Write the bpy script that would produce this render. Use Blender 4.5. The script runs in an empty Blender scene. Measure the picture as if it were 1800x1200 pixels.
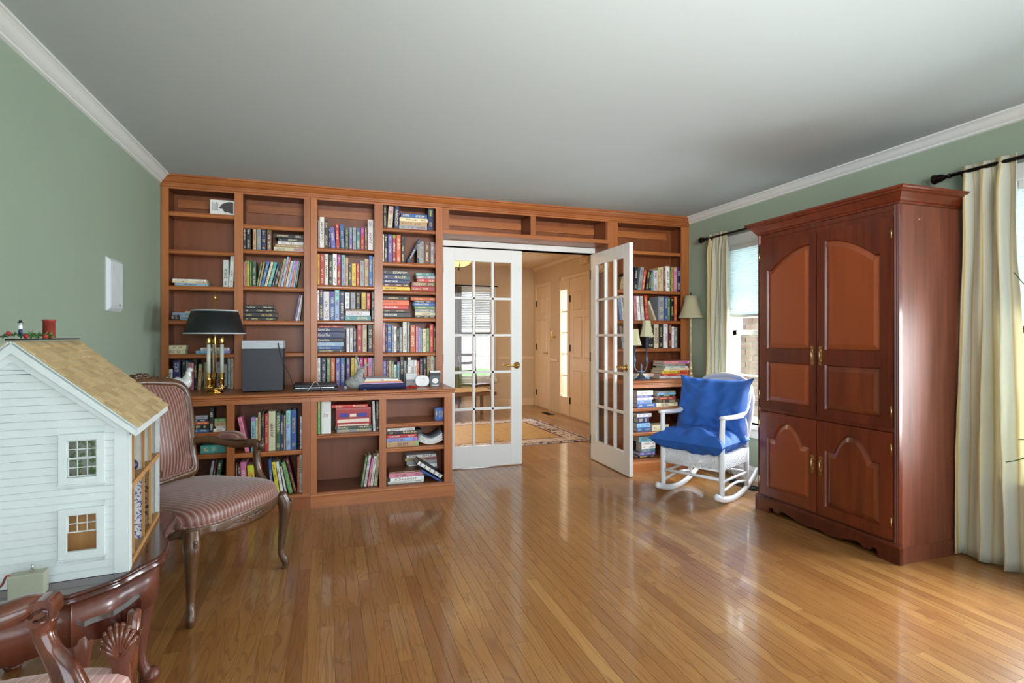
import bpy, bmesh, math, random
from mathutils import Vector, Matrix, Euler, noise
from mathutils.geometry import tessellate_polygon
R = random.Random(7)
PI = math.pi
S = bpy.context.scene
COL = S.collection
# ---------------------------------------------------------------- camera, world, lights, exposure
YAW = math.radians(18.6); F = 950.0; EYE = 1.22; HOR = 592.0
SA, CA = math.sin(YAW), math.cos(YAW)
cd = bpy.data.cameras.new('camera'); cam = bpy.data.objects.new('camera', cd); COL.objects.link(cam)
cam.location = (0, 0, EYE); cam.rotation_euler = (PI/2, 0, -YAW)
cd.sensor_width = 36; cd.lens = F/1800*36; cd.shift_y = -(600-HOR)/1800; cd.clip_start = 0.05; cd.clip_end = 200
S.camera = cam
S.view_settings.view_transform = 'Standard'; S.view_settings.look = 'None'
S.view_settings.gamma = 1; S.view_settings.use_curve_mapping = False
S.view_settings.exposure = 1.32
W = bpy.data.worlds.new('sky'); S.world = W; W.use_nodes = True
wn = W.node_tree.nodes; bg = wn['Background']
bg.inputs[0].default_value = (0.80, 0.90, 1.0, 1); bg.inputs[1].default_value = 1.9

def area(name, loc, rot, sx, sy, power, color):
    l = bpy.data.lights.new(name, 'AREA'); l.shape = 'RECTANGLE'; l.size = sx; l.size_y = sy
    l.energy = power; l.color = color
    o = bpy.data.objects.new(name, l); COL.objects.link(o); o.location = loc; o.rotation_euler = rot
    return o
DAY = (0.86, 0.94, 1.0)
area('daylight_window', (3.95, 3.53, 1.25), (0, PI/2, 0), 1.5, 1.0, 60, DAY)
area('daylight_window', (3.95, 1.36, 1.25), (0, PI/2, 0), 1.5, 1.0, 105, DAY)
area('added_rear_fill', (1.1, -2.0, 1.35), (PI/2, 0, PI), 3.6, 2.0, 480, (0.90, 0.97, 1.0))  # added area light filling the room through an unseen rear opening
fl_ = area('added_forward_fill', (.55, -.95, 1.75), (math.radians(107), 0, math.radians(-12)), 1.3, .9, 22, (1.0, .99, .97)); fl_.data.spread = math.radians(80)  # added unseen fill that brightens the bookcase end, no lamp stands here
area('daylight_entry', (4.0, 7.6, 1.3), (0, PI/2, 0), 1.6, 1.2, 26, DAY)

# ---------------------------------------------------------------- helpers
def at(x, y, Y):
    """point of the plane at distance Y that the photograph shows at pixel (x, y)"""
    t = (x-900)/F; k = Y/(CA-SA*t)
    return Vector(((SA+CA*t)*k, Y, EYE+(HOR-y)/F*k))
def dep(x, y, k):
    t = (x-900)/F
    return Vector(((SA+CA*t)*k, (CA-SA*t)*k, EYE+(HOR-y)/F*k))
def xat(x, Y): return at(x, 600, Y).x
def proj(p):
    d = p[0]*SA+p[1]*CA
    if d < .05: return None
    return (900+F*(p[0]*CA-p[1]*SA)/d, HOR-F*(p[2]-EYE)/d)

class MB:
    def __init__(s): s.v = []; s.f = []; s.m = []; s.sm = []; s.uv = {}
    def add(s, vs, fs, m=0, smooth=False):
        b = len(s.v); s.v += [tuple(v) for v in vs]
        for f in fs:
            s.f.append([b+i for i in f]); s.m.append(m); s.sm.append(smooth)
        return b
    def box(s, x0, x1, y0, y1, z0, z1, m=0, M=None):
        vs = [(x, y, z) for z in (z0, z1) for y in (y0, y1) for x in (x0, x1)]
        if M: vs = [M @ Vector(v) for v in vs]
        s.add(vs, [(0,2,3,1),(4,5,7,6),(0,1,5,4),(2,6,7,3),(0,4,6,2),(1,3,7,5)], m); return s
    def prism(s, poly, axis, a, b, m=0, M=None, smooth=False):
        """2D polygon extruded along an axis; poly in the other two coordinates"""
        def P(p, t):
            q = (t, p[0], p[1]) if axis == 0 else (p[0], t, p[1]) if axis == 1 else (p[0], p[1], t)
            return M @ Vector(q) if M else q
        n = len(poly); vs = [P(p, a) for p in poly]+[P(p, b) for p in poly]
        fs = [(i, (i+1) % n, n+(i+1) % n, n+i) for i in range(n)]
        s.add(vs, fs, m, smooth)
        tr = tessellate_polygon([[Vector((p[0], p[1], 0)) for p in poly]])
        b0 = len(s.v)-2*n
        for t in tr:
            s.f.append([b0+i for i in t]); s.m.append(m); s.sm.append(False)
            s.f.append([b0+n+i for i in reversed(t)]); s.m.append(m); s.sm.append(False)
        return s
    def tube(s, pts, rad, n=10, m=0, sq=1.0, cap=True):
        pts = [Vector(p) for p in pts]; k = len(pts)
        if not hasattr(rad, '__len__'): rad = [rad]*k
        up = None; rings = []
        for i, p in enumerate(pts):
            t = (pts[min(i+1, k-1)]-pts[max(i-1, 0)]).normalized()
            if up is None:
                up = Vector((0, 0, 1)) if abs(t.z) < .9 else Vector((1, 0, 0))
            a = t.cross(up).normalized(); b = a.cross(t).normalized(); up = b
            rings.append([p+(a*math.cos(2*PI*j/n)+b*sq*math.sin(2*PI*j/n))*rad[i] for j in range(n)])
        vs = [v for r in rings for v in r]
        fs = [(i*n+j, i*n+(j+1) % n, (i+1)*n+(j+1) % n, (i+1)*n+j) for i in range(k-1) for j in range(n)]
        if cap: fs += [tuple(range(n))[::-1], tuple((k-1)*n+j for j in range(n))]
        s.add(vs, fs, m, True); return s
    def lathe(s, prof, c=(0, 0, 0), n=20, m=0, M=None, smooth=True):
        """prof: list of (radius, z)"""
        vs = [(c[0]+r*math.cos(2*PI*j/n), c[1]+r*math.sin(2*PI*j/n), c[2]+z) for r, z in prof for j in range(n)]
        if M: vs = [M @ Vector(v) for v in vs]
        k = len(prof)
        fs = [(i*n+j, i*n+(j+1) % n, (i+1)*n+(j+1) % n, (i+1)*n+j) for i in range(k-1) for j in range(n)]
        if prof[0][0] > 1e-4: fs.append(tuple(range(n))[::-1])
        if prof[-1][0] > 1e-4: fs.append(tuple((k-1)*n+j for j in range(n)))
        s.add(vs, fs, m, smooth); return s
    def ball(s, c, r, n=10, m=0):
        if not hasattr(r, '__len__'): r = (r, r, r)
        k = max(5, n//2+1); vs = []; 
        for i in range(k+1):
            a = -PI/2+PI*i/k
            for j in range(n):
                b = 2*PI*j/n
                vs.append((c[0]+r[0]*math.cos(a)*math.cos(b), c[1]+r[1]*math.cos(a)*math.sin(b), c[2]+r[2]*math.sin(a)))
        fs = [(i*n+j, i*n+(j+1) % n, (i+1)*n+(j+1) % n, (i+1)*n+j) for i in range(k) for j in range(n)]
        s.add(vs, fs, m, True); return s
    def grid(s, fn, nu, nv, m=0, closed_u=False, smooth=True, uv=True, flip=False):
        vs = []; b = len(s.v)
        for j in range(nv+1):
            for i in range(nu if closed_u else nu+1):
                u, v = i/nu, j/nv
                vs.append(fn(u, v))
                if uv: s.uv[b+len(vs)-1] = (u, v)
        w = nu if closed_u else nu+1
        fs = []
        for j in range(nv):
            for i in range(nu):
                q = (j*w+i, j*w+(i+1) % w, (j+1)*w+(i+1) % w, (j+1)*w+i)
                fs.append(q[::-1] if flip else q)
        s.add(vs, fs, m, smooth); return s
    def mesh(s, name, mats):
        me = bpy.data.meshes.new(name); me.from_pydata(s.v, [], s.f)
        for mt in (mats if isinstance(mats, (list, tuple)) else [mats]): me.materials.append(mt)
        me.polygons.foreach_set('material_index', s.m); me.polygons.foreach_set('use_smooth', s.sm)
        if s.uv:
            L = me.uv_layers.new(name='UVMap')
            for lp in me.loops:
                q = s.uv.get(lp.vertex_index)
                if q: L.data[lp.index].uv = q
        bm = bmesh.new(); bm.from_mesh(me); bmesh.ops.recalc_face_normals(bm, faces=bm.faces); bm.to_mesh(me); bm.free()
        me.update(); return me
    def build(s, name, mats, parent=None, loc=None, rot=None, bev=0, sub=0, solid=0):
        return obj(name, s.mesh(name, mats), parent, loc, rot, bev, sub, solid)

def obj(name, me, parent=None, loc=None, rot=None, bev=0, sub=0, solid=0):
    o = bpy.data.objects.new(name, me); COL.objects.link(o)
    if parent: o.parent = parent
    if loc is not None: o.location = loc
    if rot is not None: o.rotation_euler = rot
    if solid:
        q = o.modifiers.new('solid', 'SOLIDIFY'); q.thickness = solid; q.offset = 0
    if sub:
        q = o.modifiers.new('subsurf', 'SUBSURF'); q.levels = sub; q.render_levels = sub
    if bev:
        q = o.modifiers.new('bevel', 'BEVEL'); q.width = bev; q.segments = 2; q.limit_method = 'ANGLE'; q.angle_limit = math.radians(50)
        q.harden_normals = False
    return o
def tag(o, label=None, cat=None, group=None, kind=None):
    if label: o['label'] = label
    if cat: o['category'] = cat
    if group: o['group'] = group
    if kind: o['kind'] = kind
    return o
def thing(name, label, cat, loc=(0, 0, 0), rz=0, group=None):
    o = bpy.data.objects.new(name, None); COL.objects.link(o); o.location = loc; o.rotation_euler = (0, 0, rz)
    o.empty_display_size = .05
    return tag(o, label, cat, group)
def struct(o, label=None): return tag(o, label, None, None, 'structure')
def sempty(name, label=None, loc=(0, 0, 0), rz=0):
    o = bpy.data.objects.new(name, None); COL.objects.link(o); o.location = loc; o.rotation_euler = (0, 0, rz)
    return struct(o, label)
def copy_tree(o, parent=None):
    c = o.copy(); COL.objects.link(c); c.parent = parent
    for ch in list(o.children): copy_tree(ch, c)
    return c
def bez(ps, n=12):
    """Catmull-Rom through points"""
    ps = [Vector(p) for p in ps]; out = []
    q = [ps[0]*2-ps[1]]+ps+[ps[-1]*2-ps[-2]]
    for i in range(1, len(q)-2):
        for k in range(n):
            t = k/n; a, b, c, d = q[i-1], q[i], q[i+1], q[i+2]
            out.append(.5*((2*b)+(c-a)*t+(2*a-5*b+4*c-d)*t*t+(3*b-a-3*c+d)*t**3))
    out.append(ps[-1]); return out
def interp(rs, k):
    out = []
    for i in range(k):
        t = i/(k-1)*(len(rs)-1); a = min(int(t), len(rs)-2); out.append(rs[a]+(rs[a+1]-rs[a])*(t-a))
    return out
def offset(poly, d):
    n = len(poly); out = []
    ar = sum(poly[i][0]*poly[(i+1) % n][1]-poly[(i+1) % n][0]*poly[i][1] for i in range(n))
    sg = 1 if ar > 0 else -1
    for i in range(n):
        p0, p1, p2 = Vector(poly[i-1]), Vector(poly[i]), Vector(poly[(i+1) % n])
        e1, e2 = (p1-p0).normalized(), (p2-p1).normalized()
        n1, n2 = Vector((-e1.y, e1.x))*sg, Vector((-e2.y, e2.x))*sg
        m = (n1+n2)
        if m.length < 1e-6: m = n1
        m.normalize(); k = d/max(.5, m.dot(n1)); out.append(tuple(p1+m*k))
    return out

# ---------------------------------------------------------------- materials
def srgb(r, g, b):
    f = lambda c: (c/255/12.92) if c/255 <= .04045 else ((c/255+.055)/1.055)**2.4
    return (f(r), f(g), f(b), 1)
class NT:
    def __init__(s, name):
        s.mat = bpy.data.materials.new(name); s.mat.use_nodes = True; s.t = s.mat.node_tree
        s.bsdf = s.t.nodes['Principled BSDF']; s.out = s.t.nodes['Material Output']
    def n(s, typ, **kw):
        o = s.t.nodes.new(typ)
        for k, v in kw.items(): setattr(o, k, v)
        return o
    def l(s, a, b): s.t.links.new(a, b)
    def inp(s, name, v): s.bsdf.inputs[name].default_value = v
    def math(s, op, a, b=None, c=None):
        o = s.n('ShaderNodeMath', operation=op)
        for i, q in enumerate((a, b, c)):
            if q is None: continue
            if hasattr(q, 'is_output'): s.l(q, o.inputs[i])
            else: o.inputs[i].default_value = q
        return o.outputs[0]
    def mix(s, fac, a, b, mode='MIX'):
        o = s.n('ShaderNodeMix', data_type='RGBA', blend_type=mode)
        for i, q in ((0, fac), (6, a), (7, b)):
            if hasattr(q, 'is_output'): s.l(q, o.inputs[i])
            else: o.inputs[i].default_value = q
        return o.outputs[2]
    def ramp(s, fac, stops, interp='LINEAR'):
        o = s.n('ShaderNodeValToRGB'); o.color_ramp.interpolation = interp
        e = o.color_ramp.elements
        while len(e) < len(stops): e.new(.5)
        for i, (p, c) in enumerate(stops): e[i].position = p; e[i].color = c
        s.l(fac, o.inputs[0]); return o.outputs[0]
    def noise(s, vec, scale, detail=4, rough=.5, dist=0):
        o = s.n('ShaderNodeTexNoise'); o.inputs['Scale'].default_value = scale; o.inputs['Detail'].default_value = detail
        o.inputs['Roughness'].default_value = rough; o.inputs['Distortion'].default_value = dist
        if vec is not None: s.l(vec, o.inputs['Vector'])
        return o.outputs[0]
    def coords(s, kind='Object', scale=(1, 1, 1), rnd=None):
        tc = s.n('ShaderNodeTexCoord'); mp = s.n('ShaderNodeMapping'); mp.inputs['Scale'].default_value = scale
        s.l(tc.outputs[kind], mp.inputs[0])
        if rnd is not None:
            cv = s.n('ShaderNodeCombineXYZ')
            for i, k in enumerate((37., 91., 53.)): s.l(s.math('MULTIPLY', rnd, k), cv.inputs[i])
            s.l(cv.outputs[0], mp.inputs['Location'])
        return mp.outputs[0]
    def bump(s, h, strength=.2, dist=.002):
        o = s.n('ShaderNodeBump'); o.inputs['Strength'].default_value = strength; o.inputs['Distance'].default_value = dist
        s.l(h, o.inputs['Height']); s.l(o.outputs[0], s.bsdf.inputs['Normal'])
def plain(name, c, rough=.5, metal=0, coat=0, nscale=0, nvar=.06, spec=None, bump=0):
    t = NT(name); t.inp('Roughness', rough); t.inp('Metallic', metal); t.inp('Coat Weight', coat); t.inp('Coat Roughness', .12)
    if spec is not None: t.inp('Specular IOR Level', spec)
    v = t.noise(t.coords(), nscale or 9, 5, .6)
    a = tuple(x*(1-nvar) for x in c[:3])+(1,); b = tuple(min(1, x*(1+nvar)) for x in c[:3])+(1,)
    t.l(t.ramp(v, [(.3, a), (.7, b)]), t.bsdf.inputs['Base Color'])
    if bump: t.bump(t.noise(t.coords(), bump, 4), .15, .001)
    return t.mat
def wood(name, dark, light, rough=.3, coat=.3, grain=(0, 0, 1), var=.25, gs=60, fine=1.0, crough=.12):
    """grain: axis along which the grain runs"""
    t = NT(name); t.inp('Roughness', rough); t.inp('Coat Weight', coat); t.inp('Coat Roughness', crough)
    oi = t.n('ShaderNodeObjectInfo'); rnd = oi.outputs['Random']
    sc = tuple(2.0 if g else gs for g in grain)
    v = t.noise(t.coords(scale=sc, rnd=rnd), 1.0, 6, .6, .4)
    w = t.noise(t.coords(scale=tuple(.6 if g else 5 for g in grain), rnd=rnd), 1.2, 3, .5, .6)
    f = t.math('ADD', t.math('MULTIPLY', v, .55*fine), t.math('MULTIPLY', w, .45+.55*(1-fine)))
    f = t.math('ADD', f, t.math('MULTIPLY', t.math('SUBTRACT', rnd, .5), var))
    t.l(t.ramp(f, [(.32, dark), (.68, light)]), t.bsdf.inputs['Base Color'])
    t.bump(v, .04, .001)
    return t.mat
M = {}
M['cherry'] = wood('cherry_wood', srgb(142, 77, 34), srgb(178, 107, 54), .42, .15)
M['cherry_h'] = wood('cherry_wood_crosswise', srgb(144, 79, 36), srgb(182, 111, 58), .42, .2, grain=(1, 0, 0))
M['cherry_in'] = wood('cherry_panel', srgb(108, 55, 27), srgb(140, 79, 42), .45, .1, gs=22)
M['armoire'] = wood('armoire_cherry', srgb(74, 27, 12), srgb(118, 50, 23), .3, .4, var=.3, gs=35, crough=.2)
M['armoire_side'] = wood('armoire_side_veneer', srgb(88, 42, 26), srgb(132, 72, 50), .5, .12, var=.1, gs=40, crough=.4)
M['armoire_panel'] = wood('armoire_door_panel', srgb(90, 37, 15), srgb(142, 68, 31), .3, .4, var=.5, gs=16, fine=.6, crough=.2)
M['mahogany'] = wood('mahogany', srgb(38, 12, 8), srgb(86, 34, 22), .22, .7, var=.1, gs=30, crough=.08)
M['walnut'] = wood('carved_walnut', srgb(50, 32, 20), srgb(108, 74, 46), .33, .3, var=.1, gs=40)
M['tableoak'] = wood('table_oak', srgb(110, 70, 40), srgb(146, 98, 60), .5, .1, gs=40)
M['olive'] = plain('olive_paper', srgb(84, 92, 66), .9, nvar=.3, nscale=30)
M['pine'] = wood('pine_strip', srgb(168, 118, 66), srgb(204, 156, 98), .5, 0, gs=60)
M['white'] = plain('white_gloss_paint', srgb(226, 228, 226), .32, nvar=.01, coat=.2)
M['trim'] = plain('white_trim_paint', srgb(222, 224, 222), .4, nvar=.012)
M['ceiling'] = plain('ceiling_paint', srgb(178, 185, 184), .9, nvar=.008, nscale=2)
M['sage'] = plain('sage_green_wall_paint', srgb(150, 165, 146), .75, nvar=.02, nscale=2.5)
M['tan'] = plain('tan_wall_paint', srgb(214, 190, 156), .8, nvar=.03, nscale=3)
M['cream_trim'] = plain('cream_trim_paint', srgb(232, 206, 170), .45, nvar=.02)
M['brass'] = plain('polished_brass', srgb(212, 176, 98), .18, 1.0, nvar=.08)
M['brassd'] = plain('antique_brass', srgb(196, 170, 118), .28, 1.0, nvar=.3, nscale=60)
M['bronze'] = plain('oil_rubbed_bronze', srgb(40, 30, 28), .38, .8, nvar=.2, nscale=40)
M['iron'] = plain('dark_metal', srgb(48, 46, 44), .4, .7, nvar=.1)
M['mahogany_satin'] = wood('satin_mahogany', srgb(74, 34, 24), srgb(122, 66, 48), .38, .35, var=.1, gs=30, crough=.15)
M['silver'] = plain('silver_wire', srgb(200, 200, 198), .25, 1)
M['black'] = plain('black_vinyl', srgb(24, 25, 28), .45, nvar=.1)
M['charcoal'] = plain('charcoal_cabinet_vinyl', srgb(46, 50, 58), .5, nvar=.05)
M['greytop'] = plain('light_grey_plastic', srgb(182, 190, 196), .5, nvar=.02)
M['navy'] = plain('navy_leatherette', srgb(30, 42, 84), .4, nvar=.1, nscale=30)
M['whitepl'] = plain('white_plastic', srgb(206, 214, 218), .4, nvar=.01)
M['paper'] = plain('page_edges', srgb(224, 214, 194), .9, nvar=.08, nscale=90)
M['whitepaper'] = plain('white_paper', srgb(235, 236, 234), .8, nvar=.02)
M['ceramic'] = plain('white_ceramic', srgb(220, 222, 220), .2, coat=.5, nvar=.02)
M['stone'] = plain('speckled_grey_stone', srgb(150, 154, 154), .85, nvar=.35, nscale=70, bump=80)
M['candle'] = plain('ivory_candle_sleeve', srgb(206, 208, 196), .5, nvar=.02)
M['shade_black'] = plain('black_tole_shade', srgb(28, 32, 34), .42, nvar=.25, nscale=8)
M['shade_lin'] = plain('white_shade_lining', srgb(220, 220, 210), .6)
M['pewter'] = plain('blue_grey_pewter', srgb(84, 96, 116), .35, .6, nvar=.25, nscale=30)
M['gilt'] = plain('champagne_gilt', srgb(178, 158, 122), .35, .5, nvar=.3, nscale=40)
M['red'] = plain('red_lacquer', srgb(176, 40, 36), .5)
M['redbrick'] = plain('brick_red_paint', srgb(158, 66, 56), .5, nvar=.15, nscale=40)
M['leafg'] = plain('green_leaf', srgb(58, 92, 40), .5, nvar=.3, nscale=30)
M['siding'] = plain('dollhouse_white_paint', srgb(212, 219, 218), .55, nvar=.035, nscale=14)
M['shingle'] = wood('cedar_shingle', srgb(176, 150, 108), srgb(206, 180, 134), .8, 0, grain=(1, 0, 0), var=.32, gs=70)
M['pewterw'] = plain('white_enamel', srgb(232, 236, 240), .35, nvar=.01, coat=.3)
M['blue'] = plain('royal_blue_cotton', srgb(34, 92, 176), .75, nvar=.08, nscale=6, bump=300)
M['clay'] = plain('terracotta', srgb(150, 90, 62), .8)
M['lawn'] = plain('lawn', srgb(96, 140, 60), .9, nvar=.3, nscale=3)
M['bush'] = plain('bush_leaves', srgb(86, 128, 58), .8, nvar=.4, nscale=8)
M['ringrey'] = plain('grey_plastic_box', srgb(158, 160, 140), .5)
M['mag'] = plain('magazine_grey', srgb(110, 122, 134), .4)

def wicker():
    t = NT('white_wicker'); t.inp('Roughness', .5)
    c = t.coords(scale=(1, 1, 1)); w = t.n('ShaderNodeTexBrick'); w.inputs['Scale'].default_value = 60
    w.inputs['Color1'].default_value = srgb(236, 238, 240); w.inputs['Color2'].default_value = srgb(216, 218, 222)
    w.inputs['Mortar'].default_value = srgb(120, 116, 116); w.inputs['Mortar Size'].default_value = .06
    w.inputs['Brick Width'].default_value = .7; w.inputs['Row Height'].default_value = .35
    mp = t.n('ShaderNodeMapping'); tc = t.n('ShaderNodeTexCoord'); 
    cx = t.n('ShaderNodeSeparateXYZ'); t.l(tc.outputs['Object'], cx.inputs[0])
    cc = t.n('ShaderNodeCombineXYZ'); t.l(t.math('ADD', cx.outputs[0], cx.outputs[1]), cc.inputs[0]); t.l(cx.outputs[2], cc.inputs[1])
    t.l(cc.outputs[0], w.inputs['Vector']); t.l(w.outputs['Color'], t.bsdf.inputs['Base Color'])
    t.bump(w.outputs['Fac'], -.8, .003); return t.mat
M['wicker'] = wicker()
def stripes(name, axis='X', freq=55, cols=None):
    t = NT(name); t.inp('Roughness', .38); t.inp('Sheen Weight', .3)
    tc = t.n('ShaderNodeTexCoord'); sp = t.n('ShaderNodeSeparateXYZ'); t.l(tc.outputs['Object'], sp.inputs[0])
    f = t.math('FRACT', t.math('MULTIPLY', sp.outputs[axis], freq))
    t.l(t.ramp(f, cols, 'LINEAR'), t.bsdf.inputs['Base Color'])
    t.bump(t.noise(t.coords(scale=(60, 900, 60)), 3, 3), .1, .0006)
    return t.mat
rose, rosed, olive, cream = srgb(138, 92, 86), srgb(118, 54, 54), srgb(86, 82, 62), srgb(174, 152, 118)
M['stripe'] = stripes('rose_striped_satin', 'X', 52, [(0, rose), (.22, rosed), (.34, rosed), (.40, olive), (.48, olive), (.54, rose), (.74, rose), (.80, cream), (.86, cream), (.92, rose)])
M['stripe2'] = stripes('pink_striped_satin', 'X', 45, [(0, srgb(216, 160, 150)), (.4, srgb(214, 150, 144)), (.5, srgb(236, 206, 180)), (.6, srgb(236, 206, 180)), (.7, srgb(206, 136, 134)), (1, srgb(216, 160, 150))])

def glass(name='clear_glass', fac=.07, tint=(1, 1, 1, 1)):
    t = NT(name); tr = t.n('ShaderNodeBsdfTransparent'); tr.inputs[0].default_value = tint
    gl = t.n('ShaderNodeBsdfGlossy'); gl.inputs['Roughness'].default_value = .02
    mx = t.n('ShaderNodeMixShader'); fr = t.n('ShaderNodeLayerWeight'); fr.inputs[0].default_value = .5
    t.l(t.math('ADD', .03, t.math('MULTIPLY', t.math('POWER', fr.outputs[1], 5), .6)), mx.inputs[0]); t.l(tr.outputs[0], mx.inputs[1]); t.l(gl.outputs[0], mx.inputs[2])
    t.l(mx.outputs[0], t.out.inputs[0]); return t.mat
M['glass'] = glass()
def translucent(name, c, fac=.5, stripe=None, uvmul=1):
    t = NT(name); t.inp('Roughness', .8)
    tl = t.n('ShaderNodeBsdfTranslucent'); mx = t.n('ShaderNodeMixShader'); mx.inputs[0].default_value = fac
    if stripe:
        tc = t.n('ShaderNodeTexCoord'); sp = t.n('ShaderNodeSeparateXYZ'); t.l(tc.outputs['UV'], sp.inputs[0])
        f = t.math('FRACT', t.math('MULTIPLY', sp.outputs[0], uvmul)); col = t.ramp(f, stripe)
        nz = t.noise(t.coords(scale=(200, 200, 6)), 1, 4); col = t.mix(t.math('MULTIPLY', nz, .18), col, srgb(190, 176, 140))
        t.l(col, t.bsdf.inputs['Base Color']); t.l(col, tl.inputs[0])
    else:
        t.inp('Base Color', c); tl.inputs[0].default_value = c
    t.l(t.bsdf.outputs[0], mx.inputs[1]); t.l(tl.outputs[0], mx.inputs[2]); t.l(mx.outputs[0], t.out.inputs[0]); return t.mat
cr, ye, si = srgb(226, 222, 198), srgb(214, 184, 104), srgb(206, 208, 196)
M['curtain'] = translucent('cream_striped_silk', cr, .25, [(0, cr), (.16, cr), (.20, ye), (.25, ye), (.29, cr), (.5, si), (.62, si), (.66, srgb(196, 176, 130)), (.72, cr), (1, cr)], 3)
M['blind'] = translucent('pale_blind_fabric', srgb(220, 228, 228), .3)
M['shade_cr'] = translucent('cream_lamp_shade', srgb(214, 208, 172), .35)
M['drape'] = translucent('taupe_drape', srgb(120, 108, 90), .1)
def emit(name, c, s):
    t = NT(name); t.inp('Base Color', c); t.inp('Emission Color', c); t.inp('Emission Strength', s); return t.mat
M['bowl'] = emit('lit_alabaster_bowl', srgb(255, 206, 120), .9)

def floor_mat(name, island):
    t = NT(name); t.inp('Coat Weight', .6); t.inp('Coat Roughness', .09)
    if island: rnd = t.n('ShaderNodeNewGeometry').outputs['Random Per Island']
    else: rnd = t.n('ShaderNodeObjectInfo').outputs['Random']
    fine = t.noise(t.coords(scale=(150, 5, 1), rnd=rnd), 1, 5, .6, .3)
    c = t.coords(scale=(9, .8, 1), rnd=rnd)
    nz = t.noise(c, 1.0, 2, .5, .5)
    rings = t.math('FRACT', t.math('MULTIPLY', nz, 16))
    rr = t.ramp(rings, [(0, (0, 0, 0, 1)), (.22, (.8, .8, .8, 1)), (.85, (1, 1, 1, 1)), (1, (0, 0, 0, 1))])
    base = t.ramp(rnd, [(0, srgb(148, 98, 52)), (.12, srgb(160, 110, 60)), (.6, srgb(170, 120, 66)), (.9, srgb(176, 127, 72)), (1, srgb(194, 146, 86))])
    base = t.mix(t.math('MULTIPLY', t.math('SUBTRACT', 1.0, rr), .55), base, srgb(104, 60, 26))
    base = t.mix(t.math('MULTIPLY', fine, .30), base, srgb(124, 76, 34))
    t.l(base, t.bsdf.inputs['Base Color'])
    t.l(t.math('ADD', .25, t.math('MULTIPLY', fine, .12)), t.bsdf.inputs['Roughness'])
    t.bump(fine, .05, .0006); return t.mat
M['oak'] = floor_mat('oak_strip', False); M['oak_f'] = floor_mat('oak_strip_joined', True)
M['gap'] = plain('dark_joint', srgb(142, 98, 56), .8)

def book_mats():
    out = []
    for k in range(3):
        t = NT(('book_cover', 'book_spine', 'book_spine_lettered')[k]); t.inp('Roughness', .42)
        oi = t.n('ShaderNodeObjectInfo'); col = oi.outputs['Color']; rnd = oi.outputs['Random']
        if k == 0:
            t.l(col, t.bsdf.inputs['Base Color']); out.append(t.mat); continue
        tc = t.n('ShaderNodeTexCoord'); sp = t.n('ShaderNodeSeparateXYZ'); t.l(tc.outputs['Object'], sp.inputs[0])
        x, z = sp.outputs[0], sp.outputs[2]
        r2 = t.math('FRACT', t.math('MULTIPLY', rnd, 7.31)); r3 = t.math('FRACT', t.math('MULTIPLY', rnd, 13.7))
        r4 = t.math('FRACT', t.math('MULTIPLY', rnd, 29.3))
        bw = t.n('ShaderNodeRGBToBW'); t.l(col, bw.inputs[0])
        lightb = t.math('GREATER_THAN', bw.outputs[0], .3)
        ink1 = t.mix(r3, srgb(236, 232, 214), srgb(220, 190, 90)); ink2 = t.mix(r3, srgb(40, 40, 60), srgb(150, 40, 40))
        ink = t.mix(lightb, ink1, ink2)
        # a colour block at one end of about a third of the spines
        hs = t.n('ShaderNodeHueSaturation'); t.l(col, hs.inputs['Color']); t.l(t.math('ADD', .3, t.math('MULTIPLY', r2, .4)), hs.inputs['Hue'])
        hs.inputs['Value'].default_value = .9
        blk = t.math('MULTIPLY', t.math('GREATER_THAN', z, t.math('ADD', .6, t.math('MULTIPLY', r2, .3))), t.math('GREATER_THAN', r4, .62))
        base = t.mix(blk, col, hs.outputs[0])
        cv = t.n('ShaderNodeCombineXYZ'); t.l(t.math('MULTIPLY', x, 3.4), cv.inputs[0]); t.l(t.math('ADD', t.math('MULTIPLY', z, 34), t.math('MULTIPLY', rnd, 90)), cv.inputs[1])
        n1 = t.noise(cv.outputs[0], 1.0, 2, .6)
        inm = t.math('LESS_THAN', t.math('ABSOLUTE', t.math('SUBTRACT', x, .5)), t.math('ADD', .2, t.math('MULTIPLY', r2, .12)))
        cv2 = t.n('ShaderNodeCombineXYZ'); t.l(t.math('ADD', t.math('MULTIPLY', z, 3.2), t.math('MULTIPLY', rnd, 50)), cv2.inputs[1])
        seg = t.math('GREATER_THAN', t.noise(cv2.outputs[0], 1.0, 0), .47)
        zz = t.math('LESS_THAN', t.math('ABSOLUTE', t.math('SUBTRACT', z, .5)), .43)
        f = t.math('MULTIPLY', t.math('MULTIPLY', t.math('GREATER_THAN', n1, .5), inm), t.math('MULTIPLY', seg, zz))
        if k == 2: f = t.math('MULTIPLY', f, 0.0)
        t.l(t.mix(t.math('MULTIPLY', f, .8), base, ink), t.bsdf.inputs['Base Color'])
        out.append(t.mat)
    return out
BK = book_mats()
# ================================================================ room shell
XL, XR, YB, YF, ZC = -1.18, 3.42, 4.87, -1.25, 2.41     # left wall, right wall, doorway wall, wall behind the camera, ceiling
YU, YL, YR = 4.58, 4.11, 4.28                            # faces of upper bookcase, left base, right base
DX0, DX1, DZ = 0.972, 2.51, 2.052                        # doorway
HX0, HX1, HY = -0.6, 3.47, 9.1                           # hall
W1 = (3.03, 4.03, .47, 2.05); W2 = (.86, 1.86, .47, 2.05)

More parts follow.
